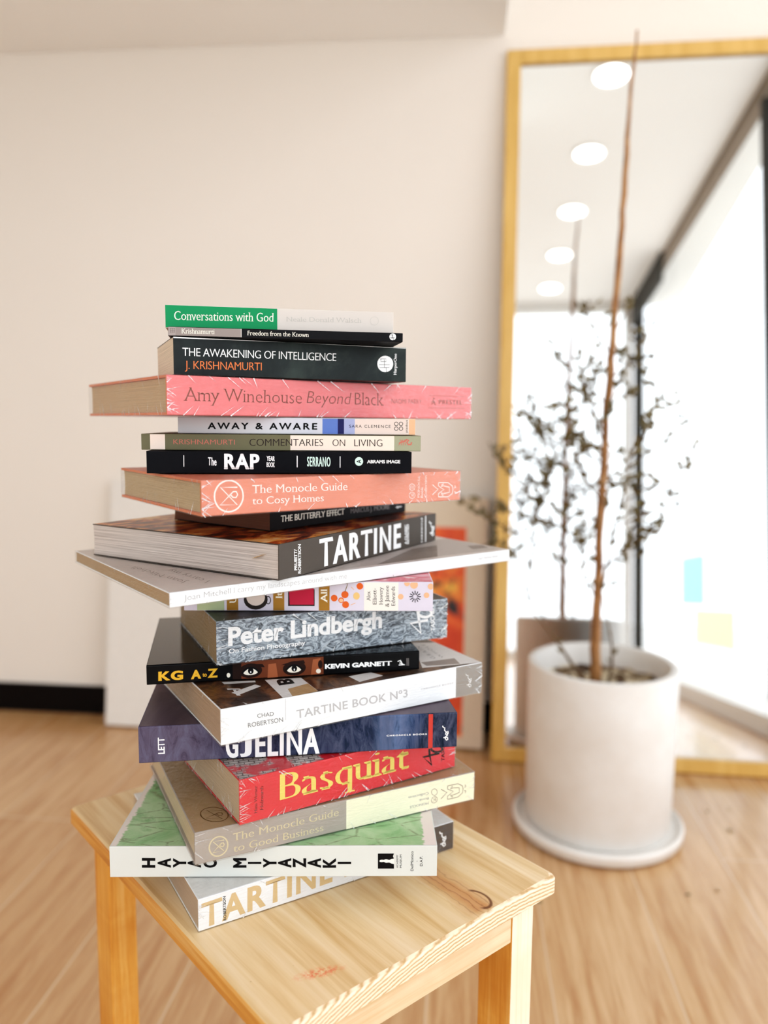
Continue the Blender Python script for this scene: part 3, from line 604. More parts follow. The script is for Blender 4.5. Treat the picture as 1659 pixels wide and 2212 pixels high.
def make_book(key):
    (x,y,a,L,W,T,z),els=BOOKS[key]; kind,cm,pm,wrap,front,label=BK[key]
    g=.0007 if wrap else .00025                                   # room for the film / hair gap between books
    r=empty(dict(H='hardcover_book',S='softcover_book',P='paperback_book')[kind],(x,y,ZS+z+g),a)
    tag(r,label,'book','books in the stack'); T-=2*g
    els=[[q if not isinstance(q,list) else q for q in e] for e in els]
    b=dict(H=.0022,S=.0009,P=.0006)[kind]; ov=dict(H=.0024,S=.0007,P=.0001)[kind]; fe=.0012 if kind=='H' else .0002
    rc=.0012 if kind=='H' else .0006
    # cover: spine and two boards, one folded section
    outer=[(W,0)]; n=4
    for i in range(n+1):
        t=PI/2*i/n; outer.append((rc-rc*math.sin(t),rc-rc*math.cos(t)))
    for i in range(n+1):
        t=PI/2*i/n; outer.append((rc-rc*math.cos(t),T-rc+rc*math.sin(t)))
    outer+=[(W,T),(W,T-b),(b,T-b),(b,b),(W,b)]
    m=len(outer); V=[(s,p[0],p[1]) for s in (0,L) for p in outer]
    F=[[i,(i+1)%m,m+(i+1)%m,m+i] for i in range(m)]
    F=[f[::-1] for f in F]
    k=m-4   # end caps: three convex strips
    def cap(o,flip):
        idx=list(range(m)); top=[idx[m-5],idx[m-4],idx[m-3]]; 
        spine=idx[1:m-5]+[m-3,m-2]; 
        q=[[0,1,m-2,m-1],[m-6,m-5,m-4,m-3] if False else [m-6,m-5,m-4,m-3],idx[1:m-5]+[m-3,m-2]]
        for f in q: F.append([o+i for i in (f if flip else f[::-1])])
    cap(0,True); cap(m,False)
    edge=BOARD.get(key); cov=mesh('cover',V,F,[cm,edge] if edge else cm,r,mi=[0]*m+[1]*6 if edge else None)
    bm=bmesh.new(); bm.from_mesh(cov.data); bmesh.ops.recalc_face_normals(bm,faces=bm.faces); bm.to_mesh(cov.data); bm.free()
    bv=cov.modifiers.new('bevel','BEVEL'); bv.width=.0004; bv.segments=2; bv.limit_method='ANGLE'; bv.angle_limit=math.radians(50)
    # pages
    V,F=[],[]; N=10
    x0,x1=ov,L-ov; z0,z1=b+.0001,T-b-.0001
    for i in range(N+1):
        zz=z0+(z1-z0)*i/N; c=.0015*(1-((i/N)*2-1)**2) if kind=='H' else .0008*(1-((i/N)*2-1)**2)
        V+=[(x0,b,zz),(x1,b,zz),(x1,W-fe-c,zz),(x0,W-fe-c,zz)]
    for i in range(N):
        for k2 in range(4): A=4*i+k2; B_=4*i+(k2+1)%4; F.append((A,B_,B_+4,A+4))
    F+=[(3,2,1,0),tuple(4*N+i for i in range(4))]
    mesh('page_block',V,F,pm,r)
    if kind=='H' and key in('amy','cosy','good_business'):
        V,F=[],[]
        for xx in (x0-.0006,): 
            for s in (0,1): tube(V,F,[(xx,b+.002,z0+.001+s*0),(xx,b+.002,z1-.001)],[.0012,.0012],6)
        hb=mesh('headband',V,F,flat('straw'),r)
    if key=='tartine':                                             # page markers poking out by the spine
        mk=mesh('page_marker',[(x0-.0015,.012,T*.72),(x0-.0045,.020,T*.60),(x0-.0015,.029,T*.52),(x0+.0008,.020,T*.62)],[(0,1,2),(0,2,3)],flat('straw'),r)
    # printing
    print_mesh(els,'S',(L,W,T),cov,.00006)
    if front:
        mesh('front_cover_print',[(.0008,.0012,T+.00005),(L-.0008,.0012,T+.00005),(L-.0008,W-.0008,T+.00005),(.0008,W-.0008,T+.00005)],[(0,1,2,3)],front,cov)
        print_mesh(els,'F',(L,W,T),cov,.0001)
    # film
    if wrap:
        e=.00055; V,F=[],[]; box(V,F,-e,-e,-e,L+e,W+e,T+e); MI=[0]*6
        rnd=random.Random(hash(key)%1 if False else len(key)*7+wrap)
        def sl(p,d,w,ax):
            n0=len(V); d=Vector(d); p=Vector(p); s=Vector(ax).cross(d).normalized()*w; o_=Vector(ax)*.0003
            V.extend([tuple(p-s+o_),tuple(p+s+o_),tuple(p+d*.55+s*.8+o_*1.3),tuple(p+d+o_),tuple(p+d*.5-s*.6+o_)]); F.append((n0,n0+1,n0+2,n0+3,n0+4)); MI.append(1)
        for i in range(wrap):
            s=rnd.random(); w=rnd.uniform(.00014,.00055)*(1 if rnd.random()<.8 else 1.8)
            kd=rnd.random()
            if kd<.36:   # along the lower / upper spine edge
                up=rnd.random()<.35; zz=T+e-.0006 if up else -e+.0006; ln=rnd.uniform(.002,.3*T)
                sk=rnd.uniform(.3,1.6)*(1 if s<.5 else -1 if rnd.random()<.6 else 1)
                sl((s*L,-e,zz),(ln*sk*(1 if not up else 1),0,ln*(-1 if up else 1)),w,(0,-1,0))
            elif kd<.62: # fans from the two spine ends
                left=rnd.random()<.65; ln=rnd.uniform(.003,.014); an=rnd.uniform(-1.1,1.1); z_=rnd.uniform(.05,.95)*T
                sl(((0 if left else L),-e,z_),(ln*math.cos(an)*(1 if left else -1),0,ln*math.sin(an)*.8),w,(0,-1,0))
            elif kd<.82: # page side on the left
                z_=-e if rnd.random()<.5 else T+e; v_=rnd.random()*W*.9+.005; ln=rnd.uniform(.003,.5*T); dr=1 if z_<0 else -1
                sl((-e,v_,z_+dr*.0005),(0,ln*rnd.uniform(-.9,.9),ln*dr),w*.8,(-1,0,0))
            else:        # front cover rim
                sl((s*L,0,T+e),(rnd.uniform(-.003,.003),rnd.uniform(.002,.008),0),w*.8,(0,0,1))
        # keep every crease inside the face it lies on
        V=[(min(max(v[0],-e-.0004),L+e+.0004),v[1],min(max(v[2],-e-.0001),T+e+.00015)) for v in V]
        mesh('shrink_wrap',V,F,[FILM,CREASE],r,mi=MI)
    return r
for key in BOOKS: make_book(key)
# ------------------------------------------------------------------ stool
def m_pine(name,base,dark,warm,grain=(55,2.2,55),top=False,k=1.):
    t=NT(name); tc=t.n('TexCoord'); v=t.obj(grain); 
    w=t.noise(t.obj((8,.8,8)),1.2,3,.5); 
    n=t.noise(v,2.2,5,.6,.4); n2=t.noise(t.obj((10,.7,10)),1.6,4,.55,.8)
    col=t.ramp(n,[(.3,dark),(.5,base),(.7,warm)]); col=t.mix(t.ramp(n2,[(.35,(0,0,0,1)),(.7,(.55,.55,.55,1))]),col,lin(dark))
    h=n
    if top:
        sx=t.n('SeparateXYZ',{0:tc.outputs['Object']}); X,Y=sx.outputs[0],sx.outputs[1]
        # knot streak running along the grain near the right-hand end
        cx=t.math('SUBTRACT',X,t.math('ADD',.2095,t.math('MULTIPLY',Y,.06))); nn=t.noise(t.obj((18,9,18)),2,4,.6)
        cx=t.math('ADD',cx,t.math('MULTIPLY',t.math('SUBTRACT',nn,.5),.02))
        d=t.math('ABSOLUTE',cx); fall=t.ramp(t.math('MULTIPLY',Y,5),[(.0,(0,0,0,1)),(.05,(1,1,1,1)),(.55,(.8,.8,.8,1)),(.9,(0,0,0,1))])
        m=t.math('MULTIPLY',t.ramp(t.math('MULTIPLY',d,40),[(.2,(1,1,1,1)),(.75,(0,0,0,1))]),fall)
        col=t.mix(t.math('MULTIPLY',m,.75),col,lin((186,118,58)))
        st=t.math('MULTIPLY',t.ramp(t.math('FRACT',t.math('MULTIPLY',d,150)),[(.35,(0,0,0,1)),(.5,(1,1,1,1)),(.65,(0,0,0,1))]),m)
        col=t.mix(t.math('MULTIPLY',st,.55),col,lin((120,66,26)))
        # knot crescent
        kx=t.math('MULTIPLY',t.math('SUBTRACT',X,.2175),1.); ky=t.math('MULTIPLY',t.math('SUBTRACT',Y,.0215),.7)
        rr=t.math('SQRT',t.math('ADD',t.math('MULTIPLY',kx,kx),t.math('MULTIPLY',ky,ky)))
        ring=t.ramp(t.math('MULTIPLY',t.math('ABSOLUTE',t.math('SUBTRACT',rr,.0100)),380),[(.2,(1,1,1,1)),(.6,(0,0,0,1))])
        half=t.ramp(t.math('MULTIPLY',t.math('ADD',t.math('ADD',kx,.006),t.math('MULTIPLY',ky,-.6)),100),[(.3,(0,0,0,1)),(.7,(1,1,1,1))])
        col=t.mix(t.math('MULTIPLY',t.math('MULTIPLY',ring,half),.9),col,lin((96,48,18)))
        # red crayon rub near the front corner
        px=t.math('SUBTRACT',X,.0585); py=t.math('SUBTRACT',Y,.0325)
        q=t.math('ADD',t.math('MULTIPLY',px,.35),py); q2=t.math('SUBTRACT',px,t.math('MULTIPLY',py,.2))
        e=t.math('SQRT',t.math('ADD',t.math('POWER',t.math('MULTIPLY',q,140),2.),t.math('POWER',t.math('MULTIPLY',q2,42),2.)))
        rn=t.noise(t.obj((60,60,60)),5,4,.7)
        rm=t.math('MULTIPLY',t.ramp(e,[(.3,(1,1,1,1)),(1.,(0,0,0,1))]),t.ramp(rn,[(.42,(0,0,0,1)),(.58,(1,1,1,1))]))
        col=t.mix(t.math('MULTIPLY',rm,.8),col,lin((226,84,48)))
        sp=t.noise(t.obj((1,1,1)),240,2); col=t.mix(t.ramp(sp,[(.74,(0,0,0,1)),(.8,(.5,.5,.5,1))]),col,lin((140,90,40)))
    return t.bsdf(col,.42,t.bump(h,.12,.0008))
def m_endgrain():
    t=NT('pine end grain'); v=t.obj()
    w=t.n('TexWave',{'Vector':t.obj((1,1,1),(0,0,0),(-.225,0,.075)),'Scale':95.,'Distortion':2.5,'Detail':2.,'Detail Scale':1.2},wave_type='RINGS',rings_direction='Y').outputs['Fac']
    n=t.noise(v,500,3); f=t.math('ADD',t.math('MULTIPLY',w,.8),t.math('MULTIPLY',n,.3))
    return t.bsdf(t.ramp(f,[(.15,(204,162,112)),(.45,(238,208,168)),(.8,(248,228,198))]),.6,t.bump(f,.35,.001))
sx,sy,sa,SL,SW,ST=SEAT; ST=.019
stool=empty('stool',(sx,sy,0),sa)
tag(stool,'pale pine stool with worn seat holding the whole stack of books','stool')
PT=m_pine('worn pine seat',(234,204,158),(206,162,108),(246,224,188),(34,1.5,34),True)
PL=m_pine('pine leg',(226,184,128),(204,154,92),(238,204,156),(60,60,3))
# seat board with eased edges; front edge shows end grain
V,F=[],[]; ns=24; prof=[(0,-ST),(0,-ST*.5),(0,-.003),(.0012,-.0009),(.004,0)]
def ring_at(ins,z):
    R=.007; out=[]
    for cx,cy,a0 in ((SL-ins-R,ins+R,-PI/2),(SL-ins-R,SW-ins-R,0),(ins+R,SW-ins-R,PI/2),(ins+R,ins+R,PI)):
        for i in range(5):
            t=a0+PI/2*i/4; out.append((cx+R*math.cos(t),cy+R*math.sin(t),ZS+z))
    return out
for ins,z in [(.003,-ST),(0,-ST+.003)]+prof[1:]: V+=ring_at(ins,z)
nr=len(prof)+1; MI=[]
for i in range(nr-1):
    for k in range(20):
        a=i*20+k;b=i*20+(k+1)%20;F.append((a,b,b+20,a+20))
        mx=(V[a][1]+V[b][1])/2; xx=(V[a][0]+V[b][0])/2; MI.append(1 if mx<.006 else 2 if xx<.005 and i<nr-2 else 0)
F.append(tuple(reversed(range(20))));MI.append(0);F.append(tuple((nr-1)*20+k for k in range(20)));MI.append(0)
mesh('seat',V,F,[PT,m_endgrain(),m_pine('shaded honey seat side',(216,156,80),(186,118,48),(232,186,118),(60,2.2,60))],stool,mi=MI)  # left side's shade is painted in as a deeper honey
LU,LV=.029,.040; zt=ZS-ST-.0005
xs=((.0185,.0185+LU),(SL-.0225-LU,SL-.0225)); ys=((.009,.009+LV),(SW-.02-LV,SW-.02))
PSHADE=m_pine('shaded amber pine leg',(224,160,76),(198,124,44),(236,186,112),(60,60,3))  # shade of the leg sides is put into this deeper amber
PLIT=m_pine('lit pine leg face',(252,236,212),(246,220,186),(254,242,222),(110,60,2))  # window light on the right legs' front face, painted as paler wood
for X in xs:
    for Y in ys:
        V,F=[],[]; box(V,F,X[0],Y[0],0,X[1],Y[1],zt); mesh('leg',V,F,[PSHADE,PLIT],stool,mi=[0,0,1 if X is xs[1] else 0,0,0,0],bevel=.0015)
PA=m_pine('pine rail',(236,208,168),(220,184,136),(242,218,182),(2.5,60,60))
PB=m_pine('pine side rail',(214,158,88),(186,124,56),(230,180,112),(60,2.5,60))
RH=.030
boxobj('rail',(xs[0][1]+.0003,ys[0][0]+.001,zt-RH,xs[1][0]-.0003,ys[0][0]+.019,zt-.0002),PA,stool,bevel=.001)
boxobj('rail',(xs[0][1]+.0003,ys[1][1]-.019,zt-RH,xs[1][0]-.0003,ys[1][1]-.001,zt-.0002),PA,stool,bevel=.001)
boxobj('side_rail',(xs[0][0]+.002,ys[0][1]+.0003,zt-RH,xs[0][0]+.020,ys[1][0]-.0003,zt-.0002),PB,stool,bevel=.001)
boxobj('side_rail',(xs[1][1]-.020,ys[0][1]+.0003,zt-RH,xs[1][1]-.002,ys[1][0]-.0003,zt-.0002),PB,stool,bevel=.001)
# ------------------------------------------------------------------ room shell
YB=2.167; YF=-1.68; XL=-2.3; ZC=2.6
def xw(y): return 1.14+.055*(y-.85)          # the glass wall on the right runs slightly askew
def m_wall(name,c,var=.02):
    t=NT(name); v=t.obj(); n=t.noise(v,1.3,3); k=lin(c)
    return t.bsdf(t.mix(n,tuple(x*(1-var*2) for x in k[:3])+(1,),k),.85,t.bump(t.noise(v,180,3),.05,.001),spec=.2)
WALL=m_wall('warm white wall paint',(246,236,224)); CEIL=m_wall('white ceiling paint',(248,245,240))
def m_floor():
    t=NT('oak plank floor'); tc=t.n('TexCoord'); v=t.n('Mapping',{'Vector':tc.outputs['Object'],'Rotation':(0,0,PI/2),'Location':FLOC}).outputs[0]
    def brick(c1,c2,m,ms): return t.n('TexBrick',{'Vector':v,'Color1':c1,'Color2':c2,'Mortar':m,'Scale':1.,'Mortar Size':ms,'Mortar Smooth':.2,'Brick Width':1.2,'Row Height':.19,'Bias':0.},offset=.37,offset_frequency=2)
    b=brick(lin((216,178,136)),lin((202,160,116)),lin((218,192,160)),.0018)
    n=t.noise(t.obj((26,1.6,1)),2.2,6,.62,.7); n2=t.noise(t.obj((60,3,1)),3,4,.6,.3)
    c=t.mix(t.ramp(n,[(.32,(0,0,0,1)),(.62,(1,1,1,1))]),lin((178,128,80)),b.outputs[0]); c=t.mix(t.math('MULTIPLY',t.ramp(n2,[(.5,(0,0,0,1)),(.72,(1,1,1,1))]),.35),c,lin((222,186,144)))
    c=t.mix(b.outputs[1],c,lin((216,188,156)))
    return t.bsdf(c,t.ramp(n,[(.2,(.26,.26,.26,1)),(.8,(.38,.38,.38,1))]),t.bump(n2,.06,.001),spec=.6,coat=.25)
FLOC=(.0,.0,0)
FLOC=(.35,.035,0)
def struct(o): o['kind']='structure'; return o
struct(boxobj('floor',(XL-.1,YF-.1,-.06,xw(YB)+.12,YB+.1,0),m_floor()))
struct(boxobj('ceiling',(XL-.1,YF-.1,ZC,xw(YB)+.12,YB+.1,ZC+.1),CEIL))
struct(boxobj('wall_back',(XL-.1,YB,0,xw(YB)+.12,YB+.1,ZC),WALL))
struct(boxobj('wall_left',(XL-.1,YF,0,XL,YB,ZC),WALL))
struct(boxobj('trim_1',(XL,.55,1.852,.092,YB,ZC),m_wall('soffit paint',(254,249,243)),bevel=.002))   # lowered soffit on the left
BLK=m_plain('black skirting',(26,20,18),.5)
struct(boxobj('baseboard_back',(XL,YB-.014,0,xw(YB),YB,.083),BLK,bevel=.002))
struct(boxobj('baseboard_left',(XL,YF,0,XL+.014,YB-.014,.083),BLK,bevel=.002))
DK=m_plain('dark bronze frame',(62,60,56),.45)
def m_glass():
    t=NT('clear glazing'); gl=t.n('BsdfGlossy',{'Roughness':.0}); tr=t.n('BsdfTransparent',{'Color':(.96,.98,.98,1)}); fr=t.n('Fresnel',{'IOR':1.45})
    m=t.n('MixShader',{0:t.math('MINIMUM',fr.outputs[0],.07)}); t.link(tr.outputs[0],m.inputs[1]); t.link(gl.outputs[0],m.inputs[2]); t.link(m.outputs[0],t.out.inputs[0]); return t.m
GLASS=m_glass()
# right-hand glass wall
aw=math.atan(.055); wr=empty('window_1',(xw(YF),YF,0),-aw); struct(wr)
LWN=(YB-YF)/math.cos(aw)
WF=m_plain('white sill paint',(236,234,230),.5)
boxobj('window_frame',(0.0,0,ZC-.045,.06,LWN,ZC),m_plain('brown track',(128,114,98),.5),wr); boxobj('window_sill',(-.20,.1,0,.06,LWN-.02,.07),WF,wr,bevel=.004)
boxobj('window_header',(-.02,.02,ZC-.19,.0,.85,ZC-.002),DK,wr)
for yy,w in ((.0,.07),(2.45,.035),(LWN-.04,.04)): boxobj('mullion',(0.0,yy,.07,.06,yy+w,ZC-.075),DK,wr)
boxobj('pane',(.028,.0,.07,.032,LWN,ZC-.075),GLASS,wr)
def sheet(y0,y1,z0,z1,c,label):
    t=NT('thin coloured sheet'); k=lin(c); d=t.n('BsdfDiffuse',{'Color':k}); tl=t.n('BsdfTranslucent',{'Color':k}); m=t.n('MixShader',{0:.75}); t.link(d.outputs[0],m.inputs[1]); t.link(tl.outputs[0],m.inputs[2]); t.link(m.outputs[0],t.out.inputs[0])
    o=boxobj('window_sheet',(.0262,y0-YF,z0,.0276,y1-YF,z1),t.m); o.matrix_world=wr.matrix_basis.copy(); o.location=(xw(YF),YF,0); o.rotation_euler=(0,0,-aw)
    tag(o,label,'sheet')
sheet(-.55,-.12,.42,.68,(214,250,250),'pale cyan sheet on the bright window, seen in the mirror right of the tree trunk')
sheet(-.30,.32,.22,.40,(250,247,226),'pale yellow sheet low on the bright window, seen in the mirror below the cyan one')
# glass front behind the camera
wf=empty('window_2',(XL,YF,0)); struct(wf); WX=xw(YF)-XL
boxobj('window_frame',(0,-.06,ZC-.07,WX,0,ZC),WF,wf); boxobj('window_sill',(0,-.06,0,WX,0,.06),WF,wf)
for xx in (0,1.1,2.2,WX-.06): boxobj('mullion',(xx,-.06,.06,xx+.05,0,ZC-.07),WF,wf)
boxobj('pane',(0,-.032,.06,WX,-.028,ZC-.07),GLASS,wf)
t=NT('pale paving'); PAVE=t.bsdf(t.ramp(t.noise(t.obj(),3,4),[(.3,(226,224,220)),(.7,(238,236,232))]),.8)  # paving kept pale to bounce skylight up to the ceiling
struct(mesh('pavement',[(-14,-16,-.08),(16,-16,-.08),(16,14,-.08),(-14,14,-.08)],[(0,1,2,3)],PAVE))
# ceiling lights (in view only in the mirror)
def m_emit(c,s):
    t=NT('lit diffuser'); e=t.n('Emission',{'Color':c,'Strength':s}); t.link(e.outputs[0],t.out.inputs[0]); return t.m
EM=m_emit((1,.98,.95,1),6.); RIMW=m_plain('white lamp ring',(246,244,240),.4)
LP=[(.515,.90),(.484,.315),(.452,-.27),(.42,-.84),(.39,-1.38)]
LBL=['nearest to the mirror','second from the mirror','third from the mirror','fourth from the mirror','farthest from the mirror']
for (lx,ly),lb in zip(LP,LBL):
    e=empty('ceiling_light',(lx,ly,ZC)); tag(e,'round white recessed ceiling light, '+lb+' in the reflected row','ceiling light','row of ceiling lights')
    lathe('lamp_ring',[(.070,0),(.082,0),(.082,-.006),(.070,-.008),(.070,0)],RIMW,e,32)
    lathe('diffuser',[(.0695,-.0005),(.0695,-.005),(.055,-.006)],EM,e,32)
# ------------------------------------------------------------------ mirror
MIR=(.0922,1.9534,-.0298,.1091,.80,1.817)
def m_frame():
    t=NT('honey wood frame'); n=t.noise(t.obj((20,20,3)),2,4); return t.bsdf(t.ramp(n,[(.3,(208,160,80)),(.7,(230,186,110))]),.4)
FR=m_frame(); mr=empty('leaning_mirror',(MIR[0],MIR[1],0),MIR[2]); tag(mr,'tall mirror in a honey wood frame leaning on the wall behind the white pot','mirror')
mr.rotation_euler=Matrix.Rotation(MIR[2],3,'Z').to_euler(); mr.rotation_mode='XYZ'
mr.rotation_euler=(Matrix.Rotation(MIR[2],3,'Z')@Matrix.Rotation(-MIR[3],3,'X')).to_euler()
mr.location.z=.0035
MW,MH,FW,FD=MIR[4],MIR[5],.036,.03
boxobj('frame_stile',(0,0,0,FW,FD,MH),FR,mr,bevel=.002); boxobj('frame_stile',(MW-FW,0,0,MW,FD,MH),FR,mr,bevel=.002)
boxobj('frame_rail',(FW,0,0,MW-FW,FD,FW),FR,mr,bevel=.002); boxobj('frame_rail',(FW,0,MH-FW,MW-FW,FD,MH),FR,mr,bevel=.002)
t=NT('silvered glass'); g=t.n('BsdfGlossy',{'Color':(.93,.94,.93,1),'Roughness':.0}); t.link(g.outputs[0],t.out.inputs[0])
boxobj('mirror_glass',(FW-.002,.010,FW-.002,MW-FW+.002,.014,MH-FW+.002),t.m,mr)
# ------------------------------------------------------------------ leaning boards behind the stack
wb=empty('blank_canvas',(-.985,2.062,.006),math.atan2(-.012,.70)); wb.rotation_euler=(Matrix.Rotation(-.02,3,'Z')@Matrix.Rotation(-.115,3,'X')).to_euler()
tag(wb,'plain white canvas leaning on the wall behind the left side of the stack','canvas')
boxobj('canvas_face',(0,0,0,.60,.018,.690),m_plain('white primed canvas',(238,231,222),.8),wb,bevel=.003)
boxobj('stretcher_bar',(.004,.0182,.004,.596,.030,.04),FR,wb); boxobj('stretcher_bar',(.004,.0182,.65,.596,.030,.686),FR,wb)
fp=empty('framed_poster',(-.36,2.030,.006)); fp.rotation_euler=(Matrix.Rotation(-.0298,3,'Z')@Matrix.Rotation(-.165,3,'X')).to_euler()
tag(fp,'cream-bordered poster with an orange abstract picture leaning behind the right side of the stack','poster')
boxobj('mat_board',(0,0,0,.433,.016,.665),m_plain('cream mat board',(226,206,182),.7),fp,bevel=.002)
t=NT('orange abstract print'); n=t.noise(t.obj(),7,5,.6,1.); n2=t.noise(t.obj((1,1,1),(0,0,0),(3,1,2)),9,4,.6,.6)
c=t.ramp(n,[(.3,(206,60,24)),(.46,(232,92,40)),(.6,(240,140,60)),(.72,(246,196,80))]); c=t.mix(t.ramp(n2,[(.60,(0,0,0,1)),(.66,(1,1,1,1))]),c,lin((46,38,36)))
mesh('picture',[(.05,-.0005,.03),(.377,-.0005,.03),(.377,-.0005,.585),(.05,-.0005,.585)],[(0,1,2,3)],t.bsdf(c,.5),fp)
# ------------------------------------------------------------------ pot, saucer, tree
def m_pot(name,c):
    t=NT(name); n=t.noise(t.obj(),9,5,.6); n2=t.noise(t.obj((1,1,3)),40,4); k=lin(c)
    return t.bsdf(t.mix(t.ramp(n,[(.35,(0,0,0,1)),(.75,(.35,.35,.35,1))]),k,lin((206,190,172))),.6,t.bump(n2,.08,.002))
PC=(.306,1.655)
POT=m_pot('white glazed pot',(238,235,230))
sc_=lathe('plant_saucer',[(.0,.0),(.165,.0),(.176,.008),(.178,.024),(.173,.029),(.166,.027),(.162,.022),(.0,.022)],POT,n=72); sc_.location=(PC[0],PC[1],.001)
tag(sc_,'round white saucer with a raised lip under the white plant pot','saucer')
pp=empty('potted_tree',(PC[0],PC[1],.0235)); tag(pp,'sparse dry-leaved little tree in a tall white cylindrical pot before the mirror','potted plant')
PH=.343
lathe('pot',[(.0,0),(.146,0),(.151,.006),(.154,PH-.01),(.152,PH-.002),(.147,PH),(.138,PH-.002),(.134,PH-.012),(.132,PH-.075),(.0,PH-.075)],POT,pp,72)
t=NT('gravelly soil'); v=t.n('TexVoronoi',{'Vector':t.obj(),'Scale':45.}); SOIL=t.bsdf(t.ramp(t.n('SeparateXYZ',{0:v.outputs['Color']}).outputs[0],[(.0,(70,52,38)),(.45,(120,96,70)),(.7,(196,178,148)),(1,(226,210,180))]),.9,t.bump(v.outputs['Distance'],.8,.01))
V,F=[],[]; nr_,ns_=14,40; rnd=random.Random(3)
V.append((0,0,PH-.045))
for i in range(1,nr_+1):
    for k in range(ns_): V.append((.1325*i/nr_*math.cos(2*PI*k/ns_),.1325*i/nr_*math.sin(2*PI*k/ns_),PH-.05+rnd.uniform(-.005,.006)))
for k in range(ns_): F.append((0,1+k,1+(k+1)%ns_))
for i in range(nr_-1):
    for k in range(ns_): a=1+i*ns_+k;b=1+i*ns_+(k+1)%ns_;F.append((a,a+ns_,b+ns_,b))
mesh('soil',V,F,SOIL,pp,smooth=True)
t=NT('brown bark'); n=t.noise(t.obj((40,40,9)),3,5,.6); BARK=t.bsdf(t.ramp(n,[(.3,(112,74,44)),(.55,(172,122,76)),(.75,(208,168,122))]),.7,t.bump(n,.5,.003))
def W2(x,y,z): return (x-PC[0],y-PC[1],z-.0235)
TP=[W2(*p) for p in [(.292,1.65,.315),(.289,1.65,.42),(.291,1.65,.54),(.289,1.655,.64),(.292,1.655,.76),(.2935,1.655,.878),(.297,1.652,.97),(.300,1.65,1.062),(.305,1.648,1.19),(.310,1.65,1.312),(.314,1.655,1.459),(.321,1.66,1.565),(.324,1.66,1.62)]]
TR=[.0125,.0105,.0095,.009,.0085,.008,.0078,.007,.0062,.0058,.0040,.0030,.0022]
V,F=[],[];
sub=[];rad=[]
for i in range(len(TP)-1):
    for j in range(4):
        f=j/4; sub.append(tuple(TP[i][q]*(1-f)+TP[i+1][q]*f+rnd.uniform(-.0015,.0015)*(q<2) for q in range(3))); rad.append((TR[i]*(1-f)+TR[i+1]*f)*rnd.uniform(.92,1.12))
sub.append(TP[-1]);rad.append(TR[-1])
tube(V,F,sub,rad,10); mesh('trunk',V,F,BARK,pp,smooth=True)
t=NT('dark twig bark'); TW=t.bsdf(t.ramp(t.noise(t.obj(),60,3),[(.3,(84,66,48)),(.7,(124,98,70))]),.8)
LV_,LF_=[],[]
def leaf(p,d,s):
    d=Vector(d).normalized(); up=Vector((rnd.uniform(-1,1),rnd.uniform(-1,1),rnd.uniform(-.4,1))); w=d.cross(up)
    if w.length<.05: return
    w=w.normalized()*s*.30; n=d.cross(w).normalized()*s*.12; p=Vector(p); b=len(LV_)
    LV_.extend([tuple(p),tuple(p+d*s*.45+w+n),tuple(p+d*s),tuple(p+d*s*.45-w+n),tuple(p+d*s*.5)])
    LF_.extend([(b,b+1,b+4),(b+1,b+2,b+4),(b+2,b+3,b+4),(b+3,b,b+4)])
def twig(p0,d,ln,r,leaves,parent_name='branch'):
    pts=[Vector(p0)]; d=Vector(d).normalized(); n=7
    for i in range(n):
        d=(d+Vector((rnd.uniform(-.22,.22),rnd.uniform(-.22,.22),rnd.uniform(-.12,.22)))).normalized(); pts.append(pts[-1]+d*ln/n)
    pts=[Vector((min(p.x,.34),min(p.y,.23),p.z)) for p in pts]
    V,F=[],[]; tube(V,F,[tuple(p) for p in pts],[r*(1-.8*i/n) for i in range(n+1)],5); o=mesh(parent_name,V,F,TW,pp)
    for _ in range(int(leaves*1.0)):
        i=rnd.uniform(1.2,n-.01); k=int(i); p=pts[k].lerp(pts[k+1],i-k)
        dd=(pts[k+1]-pts[k]).normalized()+Vector((rnd.uniform(-1,1),rnd.uniform(-1,1),rnd.uniform(-.8,.8)))
        leaf(p,dd,rnd.uniform(.011,.022))
    if ln>.1 and parent_name=='branch':
        for k in (2,3,4,5,6): twig(pts[k],(rnd.uniform(-1,1),rnd.uniform(-1,.6),rnd.uniform(-.3,1)),ln*.38,r*.6,int(leaves*.42))
    return pts
def onTrunk(z):
    z-=.0235
    for a,b in zip(TP,TP[1:]):
        if a[2]<=z<=b[2]: f=(z-a[2])/(b[2]-a[2]); return tuple(a[i]*(1-f)+b[i]*f for i in range(3))
    return TP[0]
